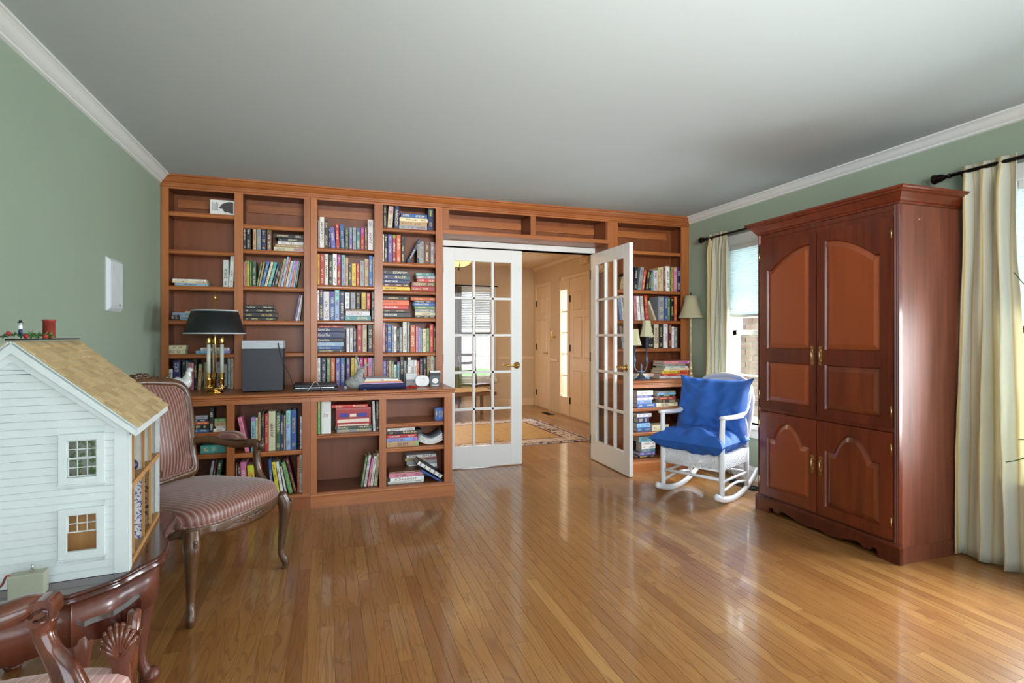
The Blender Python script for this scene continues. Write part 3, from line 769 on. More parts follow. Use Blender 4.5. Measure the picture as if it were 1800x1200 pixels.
# window of the far room
e = sempty('window_4', 'far window with a pale blind seen through the french door', ((HW[0]+HW[1])/2, HY, 0))
hw = (HW[1]-HW[0])/2
m = MB(); m.box(-hw-.06, -hw, -.016, 0, .42, 2.13); m.box(hw, hw+.06, -.016, 0, .42, 2.13); m.box(-hw, hw, -.016, 0, 2.06, 2.13); m.box(-hw-.08, hw+.08, -.04, 0, .44, .5); m.build('casing', M['trim'], e, bev=.003)
m = MB(); 
for a, b in ((.50, 1.29), (1.27, 2.06)):
    m.box(-hw, -hw+.04, .03, .06, a, b); m.box(hw-.04, hw, .03, .06, a, b); m.box(-hw, hw, .03, .06, a, a+.045); m.box(-hw, hw, .03, .06, b-.04, b)
m.box(-.008, .008, .04, .055, .5, 2.06); m.box(-hw, hw, .04, .055, .88, .895)
m.build('sash', M['white'], e)
for a, b in ((-hw+.04, -.008), (.008, hw-.04)):
    for c0, c1 in ((.545, .88), (.895, 1.25), (1.315, 2.02)): MB().box(a, b, .046, .049, c0, c1).build('pane', M['glass'], e)
t = thing('window_blind', 'pale slatted blind half lowered in the far room window', 'blind', (2.41, HY-.018, 2.05))
for k in range(22): MB().box(-hw+.01, hw-.01, -.010, .010, -.06-k*.030, -.035-k*.030).build('slat', M['blind'], t)
MB().box(-hw, hw, -.015, .015, -.035, 0).build('head_rail', M['trim'], t)
t = thing('far_drape', 'taupe drape hanging left of the far window', 'curtain', (1.96, HY-.085, 0))
MB().grid(lambda u, v: (-.16+.32*u, .03*math.sin(u*22+v), .08+2.0*v), 40, 8).build('cloth', M['drape'], t, solid=.004)
MB().tube([(-.44, 0, 2.10), (.81, 0, 2.10)], .012, 10).build('pole', M['bronze'], t)
# lit bowl light in the hall
p = dep(809, 462, 6.9)
t = thing('bowl_pendant', 'lit amber glass bowl light hanging in the hall', 'ceiling light', (p.x-.02, p.y, 2.44))
bz = p.z-2.44+.02
MB().lathe([(.0, bz-.075), (.06, bz-.07), (.12, bz-.045), (.165, bz), (.18, bz+.035), (.172, bz+.04)], n=28).build('glass_bowl', M['bowl'], t)
m = MB().lathe([(.07, -.02), (.07, 0)], n=20); m.tube([(0, 0, -.01), (0, 0, bz+.05)], .009, 8); m.lathe([(0, bz-.12), (.012, bz-.11), (.02, bz-.09), (.012, bz-.075)], n=10)
for a in range(3):
    a = a*2.094+.4; m.tube(bez([(0, 0, bz+.17), (.10*math.cos(a), .10*math.sin(a), bz+.14), (.19*math.cos(a), .19*math.sin(a), bz+.035), (.12*math.cos(a), .12*math.sin(a), bz-.052), (0, 0, bz-.085)], 5), .006, 6)
m.build('metal_frame', M['bronze'], t)
l = bpy.data.lights.new('bowl_lamp', 'POINT'); l.energy = .4; l.color = (1, .78, .5); l.shadow_soft_size = .12
o = bpy.data.objects.new('bowl_lamp', l); COL.objects.link(o); o.parent = t; o.location = (0, 0, bz+.09)
area('added_hall_fill', (-.05, 6.9, 2.40), (0, 0, 0), 1.2, 1.2, 24, (1, .83, .62))  # added fill for the hall, kept out of view, no fixture there
# rug
def rug(name, label, pts, z, mat_f, ):
    pass
rt = NT('floral_rug'); rt.inp('Roughness', .95)
g = rt.n('ShaderNodeTexCoord'); sp = rt.n('ShaderNodeSeparateXYZ'); rt.l(g.outputs['Object'], sp.inputs[0])
RW, RL = 1.2, .9
dx = rt.math('SUBTRACT', RW, rt.math('ABSOLUTE', sp.outputs[0])); dy = rt.math('SUBTRACT', RL, rt.math('ABSOLUTE', sp.outputs[1]))
d_ = rt.math('MINIMUM', dx, dy)
nz = rt.noise(rt.coords(), 9, 4, .6, 1.5); vo = rt.noise(rt.coords(), 5, 3, .6, 2.5)
field = rt.ramp(nz, [(.30, srgb(120, 80, 60)), (.37, srgb(206, 172, 120)), (.7, srgb(214, 184, 134))])
bord = rt.ramp(vo, [(.40, srgb(70, 62, 90)), (.45, srgb(226, 214, 208)), (.60, srgb(222, 208, 200)), (.66, srgb(150, 110, 110))])
step = rt.math('LESS_THAN', d_, .26); line = rt.math('LESS_THAN', rt.math('ABSOLUTE', rt.math('SUBTRACT', d_, .27)), .014); edge = rt.math('LESS_THAN', rt.math('ABSOLUTE', rt.math('SUBTRACT', d_, .045)), .012)
c1 = rt.mix(step, field, bord); c1 = rt.mix(line, c1, srgb(120, 60, 50)); c1 = rt.mix(edge, c1, srgb(80, 60, 80)); rt.l(c1, rt.bsdf.inputs['Base Color'])
M['rug'] = rt.mat
RR = (2.93, 5.70)                                          # near right corner of the rug
t = thing('hall_rug', 'cream floral rug with a scrolling border on the hall floor', 'rug', (RR[0]-RW-.02, RR[1]+RL, 0), math.radians(2))
MB().box(-RW, RW, -RL, RL, .001, .011).build('pile', M['rug'], t, bev=.003)
# floor registers
def register(loc, rz, w, d, label, n=10):
    t = thing('floor_register', label, 'floor vent', (loc[0], loc[1], .0005), rz)
    m = MB(); m.box(-w/2, w/2, -d/2, -d/2+.012, 0, .005); m.box(-w/2, w/2, d/2-.012, d/2, 0, .005); m.box(-w/2, -w/2+.012, -d/2, d/2, 0, .005); m.box(w/2-.012, w/2, -d/2, d/2, 0, .005)
    m.build('frame', M['iron'], t)
    MB().box(-w/2+.012, w/2-.012, -d/2+.012, d/2-.012, 0, .001).build('duct_shade_sheet', M['black'], t)  # black sheet stands in for the shade inside the duct
    for k in range(n):
        x = -w/2+.02+(w-.04)*k/(n-1); MB().box(x-.003, x+.003, -d/2+.012, d/2-.012, .001, .004).build('louver', M['iron'], t)
register((3.23, 3.62), PI/2, .36, .12, 'dark metal floor vent behind the white rocking chair', 14)
register((3.27, 7.95), PI/2, .30, .11, 'dark metal floor vent in the hall near the front door', 10)
# door chime on the hall wall
t = thing('door_chime', 'cream slotted door chime box above the front door', 'door chime', (HX1-.001, 7.02, 2.31))
MB().box(-.03, 0, -.14, .14, -.045, .045).build('box', M['cream_trim'], t, bev=.004)
for k in range(6):
    for r in range(2): MB().box(-.0312, -.0302, -.12+k*.042, -.095+k*.042, -.03+r*.035, -.012+r*.035).build('slot', M['tan'], t)
# brass sconce between the hall doors
t = thing('wall_sconce', 'small brass candle sconce between the hall doors', 'sconce', (HX1, 8.12, 1.22))
MB().lathe([(.02, 0), (.02, .006), (.006, .012), (.006, .05)], n=12, M=Matrix.Rotation(-PI/2, 4, 'Y')).build('arm', M['brass'], t)
MB().lathe([(.005, -.06), (.012, -.05), (.006, -.03), (.014, 0), (.012, .02), (.006, .10), (0, .12)], c=(-.055, 0, 0), n=12).build('candle_cup', M['brass'], t)
# low table with floral cloth and dark chair in the far room
t = thing('low_table', 'low oak table with a floral cloth near the far window', 'table', (1.95, 7.98, 0))
MB().box(-.42, .38, -.35, .35, .36, .41).build('top', M['tableoak'], t, bev=.004)
for a, b in ((-.37, -.3), (.33, -.3), (-.37, .3), (.33, .3)): MB().box(a-.02, a+.02, b-.02, b+.02, 0, .36).build('leg', M['tableoak'], t)
t = thing('table_cloth', 'white floral cloth on the low table near the far window', 'tablecloth', (1.95, 7.98, .411))
MB().grid(lambda u, v: (-.40+.76*u, -.33+.66*v, .004+.012*noise.noise(Vector((u*4, v*4, 2)))+.004), 20, 20).build('cloth', M['rug'], t, solid=.003)
t = thing('side_chair', 'dark wooden side chair standing before the far window', 'chair', (2.27, 8.62, 0), .5)
MB().box(-.2, .2, -.2, .2, .42, .46).build('seat', M['mahogany'], t, bev=.01)
for a, b in ((-.18, -.18), (.18, -.18)): MB().tube([(a, b, 0), (a, b, .43)], .018, 8).build('leg', M['mahogany'], t)
for a in (-.18, .18): MB().tube(bez([(a, .22, 0), (a, .18, .45), (a, .24, .95)], 5), .017, 8).build('leg', M['mahogany'], t)
for z in (.62, .76, .9): MB().box(-.18, .18, .19, .22, z, z+.05).build('slat', M['mahogany'], t, bev=.004)

# ================================================================ armoire
def armoire():
    X0, X1, Y0, Y1 = 2.888, 3.372, 2.080, 3.088
    t = thing('armoire', 'tall cherry armoire with four arched panel doors beside the curtain', 'armoire', (X0, (Y0+Y1)/2, 0))
    hw = (Y1-Y0)/2; D = X1-X0; zt = 1.935
    ws = M['armoire_side']; w = M['armoire']
    MB().box(.02, D, -hw, -hw+.02, .0, zt).build('side_panel', ws, t, bev=.001)
    MB().box(.02, D, hw-.02, hw, .0, zt).build('side_panel', ws, t, bev=.001)
    MB().box(D-.012, D, -hw+.02, hw-.02, .05, zt).build('back_panel', ws, t)
    MB().box(.02, D-.012, -hw+.02, hw-.02, zt-.02, zt).build('top_panel', ws, t)
    MB().box(.022, D-.012, -hw+.02, hw-.02, .09, .11).build('bottom_panel', ws, t)
    dz = dict(l0=.125, l1=.700, u0=.728, u1=1.872); pw = .030
    for sg in (-1, 1):
        m = MB(); a = sg*(hw-pw/2)
        pr = []
        for k in range(4):                                  # fluted stile
            y = -pw/2+pw*k/4; pr += [(0, y+.0012), (-.004 if k in (1, 2) else -.002, y+pw/8), (0, y+pw/4-.0012)]
        poly = [(.02, -pw/2), (0, -pw/2)]+pr+[(0, pw/2), (.02, pw/2)]
        m.prism([(p[0], p[1]+a) for p in poly], 2, .10, zt); m.build('fluted_stile', w, t)
    for z0, z1 in ((dz['u1']+.003, zt), (dz['l1']+.002, dz['u0']-.002), (.10, dz['l0']-.003)):
        MB().box(.001, .02, -hw+pw, hw-pw, z0, z1).build('rail', w, t, bev=.001)
    m = MB().box(-.004, .001, -hw+pw, hw-pw, zt-.030, zt-.020); m.build('bead', w, t)
    # cornice
    pr = [(0, 0), (.006, .002), (.006, .010), (.014, .016), (.022, .030), (.040, .052), (.052, .058), (.052, .064), (.060, .068), (.064, .076), (.064, .084), (0, .084)]
    m = MB(); n = len(pr)
    cor = [(D, -1, 0, -1), (0, -1, -1, -1), (0, 1, -1, 1), (D, 1, 0, 1)]
    vs = [(x+ox*p[0], sy*hw+oy*p[0], zt+.001+p[1]) for x, sy, ox, oy in cor for p in pr]
    m.add(vs, [(r*n+i, r*n+(i+1) % n, (r+1)*n+(i+1) % n, (r+1)*n+i) for r in range(3) for i in range(n)]+[tuple(range(n)), tuple(range(3*n, 4*n))])
    m.build('cornice', w, t)
    MB().box(0, D, -hw, hw, zt+.07, zt+.0845).build('top_board', w, t)
    # plinth with scalloped apron
    k = [(-hw-.012, 0), (-hw+.11, 0), (-hw+.112, .030), (-hw+.120, .044), (-hw+.136, .048), (-hw+.150, .040), (-hw+.155, .026), (-hw+.20, .024), (-hw+.215, .040), (-hw+.24, .046), (-hw+.30, .034), (-hw+.38, .016), (-.06, .012), (-.03, .022), (0, .026)]
    poly = k+[(-a, b) for a, b in reversed(k[:-1])]+[(hw+.012, .088), (-hw-.012, .088)]
    m = MB(); m.prism(poly, 0, -.014, .012); m.build('scalloped_apron', w, t)
    MB().prism([(-.018, .0885), (.001, .0885), (.001, .108), (-.004, .108), (-.012, .100), (-.018, .096)], 1, -hw-.012, hw+.012).build('plinth_moulding', w, t)
    for sg in (-1, 1): MB().box(.0125, D, sg*hw-.004 if sg < 0 else hw+.0, sg*hw if sg < 0 else hw+.004, 0, .088).build('plinth_side', ws, t)
    # doors
    def arch(y0, y1, z0, z1, hgt):
        """cathedral panel outline: shoulders and a round arch"""
        w_ = y1-y0; sh = w_*.26; pts = [(y0, z0), (y1, z0), (y1, z1-hgt)]
        pts.append((y1-sh*.55, z1-hgt)); 
        N = 18; cy_ = (y0+y1)/2; rx = w_/2-sh*.55
        for i in range(1, N):
            a = i/N*PI; c, s = math.cos(a), math.sin(a)
            zz = z1-hgt+hgt*(s**.9)*(.15+.85*s) if False else z1-hgt+hgt*(1-abs(c)**2.2)**.9
            pts.append((cy_+rx*c, zz))
        pts += [(y0+sh*.55, z1-hgt), (y0, z1-hgt)]
        return pts
    def half(y0, y1, z0, z1, hgt, peak_hi):
        """half of a wide arch: square corner at the meeting stile, low shoulder at the other side"""
        w_ = y1-y0; sh = w_*.09; N = 16; a_ = [(y0, z0), (y1, z0)]
        cur = [(1-i/N, 1-(i/N)**2.1) for i in range(N+1)]       # x from hinge side.. handled below
        top = []
        for i in range(N+1):
            s_ = i/N; top.append((s_*(w_-sh), hgt*(1-s_**2.0)))  # distance from the meeting stile
        top.append((w_, 0))
        if peak_hi: pts = a_+[(y1, z1)]+[(y1-d, z1-hgt+q) for d, q in top[1:]]
        else: pts = a_+[(y1-0, z1-hgt)]+[(y0+d, z1-hgt+q) for d, q in reversed(top[:-1])]
        return pts
    def outl(py0, py1, pz, hgt):
        if not hgt: return [(py0, pz[0]), (py1, pz[0]), (py1, pz[1]), (py0, pz[1])]
        if isinstance(hgt, tuple): return half(py0, py1, pz[0], pz[1], hgt[0], hgt[1])
        return arch(py0, py1, pz[0], pz[1], hgt)
    def door(y0, y1, z0, z1, panels, handle_y, hz, label, hinge_y):
        m = MB(); xf = -.018
        cuts = sorted({z0, z1, *[c for p in panels for c in p[3]]})
        d = None
        # frame front: one tessellated face per region
        for (py0, py1, pz, cut, hgt) in [(p[0], p[1], p[2], p[3], p[4]) for p in panels]:
            outer = [(y0, cut[0]), (y1, cut[0]), (y1, cut[1]), (y0, cut[1])]
            hole = outl(py0, py1, pz, hgt)
            A = [Vector((a, b, 0)) for a, b in outer]; H = [Vector((a, b, 0)) for a, b in hole]
            tr = tessellate_polygon([A, H]); allp = outer+hole
            m.add([(xf, a, b) for a, b in allp], tr)
            in1 = offset(hole, .006); n = len(hole)
            m.add([(xf, a, b) for a, b in hole]+[(xf+.011, a, b) for a, b in in1], [(i, (i+1) % n, n+(i+1) % n, n+i) for i in range(n)])
        m.box(xf+.0115, -.0005, y0, y1, z0, z1)
        ring = [(y0, z0), (y1, z0), (y1, z1), (y0, z1)]
        m.add([(xf, a, b) for a, b in ring]+[(xf+.012, a, b) for a, b in ring], [(i, (i+1) % 4, 4+(i+1) % 4, 4+i) for i in range(4)])
        dr = m.build('door', w, t); 
        if label: dr['label'] = label
        for (py0, py1, pz, cut, hgt) in panels:
            hole = outl(py0, py1, pz, hgt)
            n = len(hole); q = MB(); i1, i2, i3 = offset(hole, .0065), offset(hole, .014), offset(hole, .036)
            vs = [(xf+.011, a, b) for a, b in i1]+[(xf+.008, a, b) for a, b in i2]+[(xf-.001, a, b) for a, b in i3]
            q.add(vs, [(r*n+i, r*n+(i+1) % n, (r+1)*n+(i+1) % n, (r+1)*n+i) for r in range(2) for i in range(n)])
            tr = tessellate_polygon([[Vector((a, b, 0)) for a, b in i3]]); q.add([(xf-.001, a, b) for a, b in i3], tr)
            q.build('raised_panel', M['armoire_panel'], dr)
        # bail handle
        h = MB(); y = handle_y; x = xf
        out = [(0, .062), (.010, .056), (.013, .046), (.008, .036), (.012, .022), (.009, .010), (.014, 0)]
        poly = [(y+a, hz+b) for a, b in out]+[(y+a, hz-b) for a, b in reversed(out[:-1])]+[(y-a, hz-b) for a, b in out[1:]]+[(y-a, hz+b) for a, b in reversed(out[1:-1])]
        h.prism(poly, 0, x-.004, x-.0002)
        h.tube(bez([(x-.004, y, hz+.03), (x-.018, y-.006, hz+.024), (x-.022, y-.010, hz), (x-.018, y-.006, hz-.024), (x-.004, y, hz-.03)], 5), .0032, 7)
        h.ball((x-.006, y, hz+.03), .006, 8); h.ball((x-.006, y, hz-.03), .006, 8)
        h.build('handle', M['brassd'], dr)
        for z in (z0+.09, z1-.09):
            MB().tube([(-.019, hinge_y, z-.03), (-.019, hinge_y, z+.03)], .004, 8).build('hinge', M['brassd'], dr)
    e = hw-pw-.002; g = .0025
    ux = dz['u0']+.366
    for sg in (-1, 1):
        a, b = (-e, -g) if sg < 0 else (g, e)
        p0, p1 = (a+.062, b-.056) if sg < 0 else (a+.050, b-.068)
        hy = -.030 if sg < 0 else .030; hin = a-.001 if sg < 0 else b+.001
        door(a, b, dz['u0'], dz['u1'], [(p0, p1, (dz['u0']+.048, ux-.045), (dz['u0'], ux), 0), (p0, p1, (ux+.045, dz['u1']-.064), (ux, dz['u1']), (.128, sg < 0))], hy, dz['u0']+.376, None, hin)
        door(a, b, dz['l0'], dz['l1'], [(p0, p1, (dz['l0']+.055, dz['l1']-.055), (dz['l0'], dz['l1']), .12)], hy, dz['l0']+.30, None, hin)
    MB().lathe([(.006, 0), (.006, .002), (0, .003)], n=10, M=Matrix.Translation((.15, -hw, 1.86)) @ Matrix.Rotation(PI/2, 4, 'X')).build('plug', M['brassd'], t)
armoire()

# ================================================================ wall speaker
t = thing('wall_speaker', 'slim white speaker panel mounted on the sage wall', 'speaker', (XL+.001, 3.655, 1.515))
m = MB()
hw_, hz_ = .108, .150
o1 = [(-hw_, -hz_), (hw_, -hz_), (hw_, hz_), (-hw_, hz_)]; o2 = offset(o1, .018)
m.add([(0, *p) for p in o1]+[(.006, *p) for p in o1]+[(.022, *p) for p in o2], [(r*4+i, r*4+(i+1) % 4, (r+1)*4+(i+1) % 4, (r+1)*4+i) for r in range(2) for i in range(4)]+[(8, 9, 10, 11), (3, 2, 1, 0)])
m.build('bezel', M['whitepl'], t)
MB().box(.022, .025, -hw_+.022, hw_-.022, -hz_+.030, hz_-.022).build('grille', plain('grey_white_grille', srgb(206, 212, 214), .7), t, bev=.001)
MB().box(.025, .026, .02, .05, -hz_+.036, -hz_+.042).build('badge', M['black'], t)

# ================================================================ white rocking chair
def pillow(w, d, h, seed, wr=.012, nu=28, nv=28, ear=.07, p=4, plump=0.0, top=1):
    m = MB(); 
    def fn_(sgn):
        def fn(u, v):
            a, b = 2*u-1, 2*v-1
            ex = 1-ear*(1-b**4); ey = 1-ear*(1-a**4)
            x = a*w/2*ex; y = b*d/2*ey
            t = (max(0, 1-abs(a)**p)*max(0, 1-abs(b)**p))**.45
            z = sgn*h/2*t
            k = noise.noise(Vector((a*2.6, b*2.6, seed)))*wr*1.6+noise.noise(Vector((a*7*(1-.5*abs(b)), b*7*(1-.5*abs(a)), seed+3)))*wr*(.3+.9*max(abs(a), abs(b))**2)
            z += k*(t**.6)*sgn
            return (x, y, z)
        return fn
    m.grid(fn_(1), nu, nv); m.grid(fn_(-1), nu, nv, flip=True)
    return m
def rocker():
    t = thing('rocking_chair', 'white wicker rocking chair with blue cushions near the window', 'chair', (2.79, 3.53, 0), math.radians(-64))
    w = M['pewterw']
    rz = lambda y: .016+(y+.02)**2/1.45
    for x in (-.235, .235):
        pts = [(x, y, rz(y)) for y in [-.33+.05*i for i in range(16)]]
        MB().tube(pts, .016, 8, sq=1.5).build('rocker', w, t)
        # front post: from the rocker up to the arm
        MB().tube([(x, -.235, rz(-.235)+.012), (x, -.235, .08), (x*1.0, -.235, .30), (x, -.24, .45), (x*1.02, -.235, .62), (x*1.02, -.235, .645)], [.012, .019, .021, .020, .017, .014], 12).build('front_post', w, t)
        MB().tube([(x, .20, rz(.2)+.012), (x, .20, .08), (x, .20, .36)], [.012, .018, .018], 12).build('rear_leg', w, t)
        MB().tube([(x, -.235, .17), (x, .20, .17)], .010, 8).build('side_stretcher', w, t)
        MB().tube(bez([(x, -.235, .10), (x, 0, .125), (x, .20, .10)], 4), .010, 8).build('side_stretcher', w, t)
        # bent arm: post top back to the hoop
        xo = x*1.04; sg = 1 if x > 0 else -1
        MB().tube(bez([(xo, -.26, .635), (xo, -.12, .625), (xo, .04, .622), (xo+sg*.004, .15, .66), (xo, .22, .76), (x*.96, .275, .86)], 6), interp([.020, .024, .024, .022, .018, .014], 31), 10, sq=.75).build('arm', w, t)
        MB().tube(bez([(xo, .02, .618), (xo, .12, .60), (x, .19, .52), (x, .20, .40), (x, .2, .33)], 5), .015, 8).build('arm_brace', w, t)
    MB().tube([(-.235, -.235, .185), (.235, -.235, .185)], .012, 10).build('front_stretcher', w, t)
    MB().tube([(-.235, .2, .17), (.235, .2, .17)], .010, 8).build('rear_stretcher', w, t)
    MB().tube([(-.235, -.235, .248), (.235, -.235, .248)], .010, 8).build('seat_rail', w, t)
    # woven skirt: upright canes wrapped by weavers
    sk = MB()
    def run(a, b):
        a, b = Vector(a), Vector(b); L = (b-a).length; n = int(L/.012); d = (b-a)/n
        for i in range(n+1):
            p = a+d*i; sk.tube([p, p+Vector((0, 0, .105))], .0042, 6)
        nrm = d.normalized().cross(Vector((0, 0, 1)))
        for r in range(11):
            z = .006+r*.0095; pts = [a+d*(i/2)+nrm*(.005*math.cos(PI*i/2+PI*(r % 2)))+Vector((0, 0, z)) for i in range(2*n+1)]
            sk.tube(pts, .0032, 4, cap=False)
    run((-.225, -.24, .252), (.225, -.24, .252)); run((.24, -.22, .252), (.24, .19, .252)); run((-.24, -.22, .252), (-.24, .19, .252)); run((-.22, .2, .252), (.22, .2, .252))
    sk.build('woven_skirt', M['pewterw'], t)
    MB().box(-.235, .235, -.235, .20, .345, .358).build('seat', M['wicker'], t, bev=.004)
    # wicker back: hoop and woven panel
    def bp(u, z): return (u, .205+(z-.36)*.26, z)
    hoop = [bp(-.22, .36), bp(-.235, .55), bp(-.235, .74), bp(-.19, .85), bp(-.08, .90), bp(.08, .90), bp(.19, .85), bp(.235, .74), bp(.235, .55), bp(.22, .36)]
    MB().tube(bez(hoop, 5), .019, 10).build('back_hoop', M['wicker'], t)
    def bf(u, v):
        z = .36+.53*v; hwv = .225 if z < .74 else .225*math.sqrt(max(.02, 1-((z-.74)/.17)**2)); return bp((2*u-1)*hwv, z)
    MB().grid(bf, 24, 24).build('woven_back', M['wicker'], t, solid=.010)
    c = thing('seat_cushion', 'royal blue seat cushion on the white rocking chair', 'cushion', t.location+Vector((0, 0, .36)), t.rotation_euler.z)
    m = pillow(.60, .50, .175, 3.1, .028); o = m.build('cover', M['blue'], c, loc=(-.02, -.075, .070), sub=1)
    pip = [];
    for i in range(0, 81):
        a = i/80*2-1; pip.append((a*.30-.02, -.25*(1-.07*(1-a**4))-.075, .070))
    MB().tube(pip, .004, 6).build('piping', M['blue'], c)
    c2 = thing('back_cushion', 'royal blue back cushion leaning upright in the white rocking chair', 'cushion', t.location+Vector((0, 0, .43)), t.rotation_euler.z)
    m = pillow(.62, .52, .18, 8.3, .030, ear=.11); o = m.build('cover', M['blue'], c2, loc=(-.01, .125, .225), rot=(math.radians(74), 0, 0), sub=1)
rocker()
# ================================================================ striped armchair (carved walnut)
def armchair():
    t = thing('armchair', 'carved walnut armchair with rose striped upholstery behind the dollhouse', 'chair', (-.612, 2.976, 0), math.radians(57.2))
    w = M['walnut']; Zs = .405
    # seat outline: serpentine front, narrower back
    def outline(k, n=64):
        pts = []
        for i in range(n):
            a = 2*PI*i/n; c, s = math.cos(a), math.sin(a)
            e = 2/4.2
            x = math.copysign(abs(c)**e, c); y = math.copysign(abs(s)**e, s)
            wd = .315-.045*(y+1)/2
            yy = y*.275-.012*(1-x*x)*(1 if y < 0 else 0)*(-y)*1.5
            pts.append(((x*wd)*k, yy*k))
        return pts
    n = 64; o0 = outline(1.0, n)
    m = MB(); lv = [(1.0, 0), (1.015, .012), (1.02, .03), (1.005, .052), (.96, .070), (.86, .084), (.7, .093), (.45, .1), (.2, .103)]
    vs = []
    for k, z in lv:
        for i, p in enumerate(outline(k, n)): vs.append((p[0], p[1], Zs-.008+z))
    vs.append((0, 0, Zs-.008+.104))
    fs = [(r*n+i, r*n+(i+1) % n, (r+1)*n+(i+1) % n, (r+1)*n+i) for r in range(len(lv)-1) for i in range(n)]
    fs += [((len(lv)-1)*n+i, (len(lv)-1)*n+(i+1) % n, len(lv)*n) for i in range(n)]+[tuple(range(n))[::-1]]
    m.add(vs, fs, 0, True); m.build('seat_cushion', M['stripe'], t)
    g = MB(); pts = [(p[0]*1.022, p[1]*1.022, Zs+.003) for p in o0]; g.tube(pts+[pts[0]], .0055, 6, cap=False); g.build('gimp_braid', M['stripe'], t)
    # seat rail with scalloped lower edge
    m = MB(); vs = []
    for i, p in enumerate(outline(1.03, n)):
        a = 2*PI*i/n; dpt = .040+.020*abs(math.cos(2*a))**2+.008*math.cos(8*a)
        q = (p[0]*.955, p[1]*.955)
        vs += [(p[0], p[1], Zs), (p[0]*1.005, p[1]*1.005, Zs-.012), (p[0]*.995, p[1]*.995, Zs-dpt*.7), (p[0]*1.004, p[1]*1.004, Zs-dpt), (q[0], q[1], Zs-dpt), (q[0], q[1], Zs)]
    fs = [(i*6+k, ((i+1) % n)*6+k, ((i+1) % n)*6+(k+1) % 6, i*6+(k+1) % 6) for i in range(n) for k in range(6)]
    m.add(vs, fs, 0, True); m.build('seat_rail', w, t)
    # carved flowers on the front rail
    m = MB(); rr = random.Random(4)
    for k in range(26):
        x = rr.gauss(0, .05); x = max(-.12, min(.12, x)); y = -.275*1.03-.020+.004; m.ball((x, y+.04*x*x/.014*0, Zs-.030+rr.uniform(-.012, .012)), (rr.uniform(.006, .013), .006, rr.uniform(.005, .009)), 8)
    for sg in (-1, 1): m.tube(bez([(sg*.03, -.302, Zs-.035), (sg*.09, -.300, Zs-.026), (sg*.15, -.294, Zs-.034), (sg*.19, -.286, Zs-.03)], 5), interp([.006, .004, .003], 16), 6)
    m.build('carved_flowers', w, t)
    # cabriole legs
    for sx in (-1, 1):
        P = bez([(sx*.284, -.246, Zs-.010), (sx*.300, -.266, Zs-.075), (sx*.296, -.258, .22), (sx*.290, -.250, .10), (sx*.302, -.262, .045), (sx*.306, -.266, .028), (sx*.300, -.26, .0)], 7)
        lg = MB().tube(P, interp([.034, .034, .022, .0155, .019, .017, .014], len(P)), 12); lg = lg.build('leg', w, t)
        c = MB(); 
        for k in range(9): c.ball((sx*(.312-.0016*k), -.298+.0040*k, Zs-.045-k*.013), (.010-.0006*k, .007, .010), 8)
        c.build('carved_leaf', w, lg)
        MB().lathe([(.012, 0), (.013, .003), (.010, .006)], c=(sx*.300, -.26, 0), n=12).build('glide', M['silver'], lg)
        P = bez([(sx*.245, .255, Zs-.008), (sx*.250, .268, .26), (sx*.250, .285, .10), (sx*.255, .31, 0)], 6)
        MB().tube(P, interp([.024, .020, .016, .014], len(P)), 10).build('leg', w, t)
    # reclined back: frame, pad
    def bk(u, v):                                             # v from 0 (bottom) to 1 (top)
        z = .495+v*.485; return Vector((u, .245+(z-.45)*.20+.025*(1-(u/.25)**2)*0, z))
    cart = [(-.15, .0), (-.235, .03), (-.24, .25), (-.262, .6), (-.262, .85), (-.215, .965), (-.11, 1.0), (0, 1.02), (.11, 1.0), (.215, .965), (.262, .85), (.262, .6), (.24, .25), (.235, .03), (.15, .0), (0, -.015)]
    loop = [tuple(bk(*p)) for p in cart]; sm = bez(loop+[loop[0]], 6)
    m = MB().tube(sm, .026, 10, cap=False); m.build('back_frame', w, t)
    m = MB().tube([(p.x*.915, p.y-.018, .5+(p.z-.5)*.93+.018) for p in sm], .006, 6, cap=False); m.build('gimp_braid', M['stripe'], t)
    def pad(sgn):
        def f(u, v):
            a = 2*PI*u; k = int(u*(len(sm)-1)); q = sm[min(k, len(sm)-1)]; c = Vector((0, .345, .75))
            r = v; p = c.lerp(Vector((q.x*.94, q.y, .5+(q.z-.5)*.95+.012)), r)
            p.y = .245+(p.z-.45)*.20+sgn*(.012+.045*(1-r**3)); return tuple(p)
        return f
    N = len(sm)-1
    m = MB(); m.grid(pad(-1), N, 8, closed_u=True); m.grid(pad(.6), N, 8, closed_u=True, flip=True); m.build('back_pad', M['stripe'], t)
    # carved crest
    m = MB(); rr = random.Random(9)
    for k in range(60):
        u = max(-.17, min(.17, rr.gauss(0, .07))); zt = .990+.028*math.exp(-(u/.06)**2)
        m.ball((u, .36+rr.uniform(-.016, .016), zt+rr.uniform(-.008, .014)), (rr.uniform(.010, .022), .010, rr.uniform(.006, .012)), 8)
    m.build('carved_crest', w, t)
    for sx in (-1, 1):                                        # posts joining the back to the seat
        MB().tube([(sx*.235, .262, Zs-.02), (sx*.225, .270, .52)], .020, 10).build('back_post', w, t)
        x = sx*.262
        A = bez([(sx*.248, .285, .655), (sx*.285, .20, .662), (sx*.312, .06, .640), (sx*.315, -.045, .648), (sx*.318, -.095, .640)], 6)
        ar = MB().tube(A, interp([.018, .020, .024, .023, .022], len(A)), 10).build('arm', w, t)
        P = [(sx*(.300+.012*math.sin(i/11*PI)), .17-i*.0175, .672+.014*math.sin(i/11*PI)) for i in range(12)]
        MB().tube(P, interp([.006, .030, .034, .030, .006], 12), 12, sq=.7).build('arm_pad', M['stripe'], ar)
        Q = bez([(sx*.318, -.085, .645), (sx*.316, -.078, .58), (sx*.312, -.092, .50), (sx*.310, -.135, .43), (sx*.300, -.165, .385)], 6)
        MB().tube(Q, interp([.024, .019, .018, .022, .026], len(Q)), 10).build('arm_support', w, t)
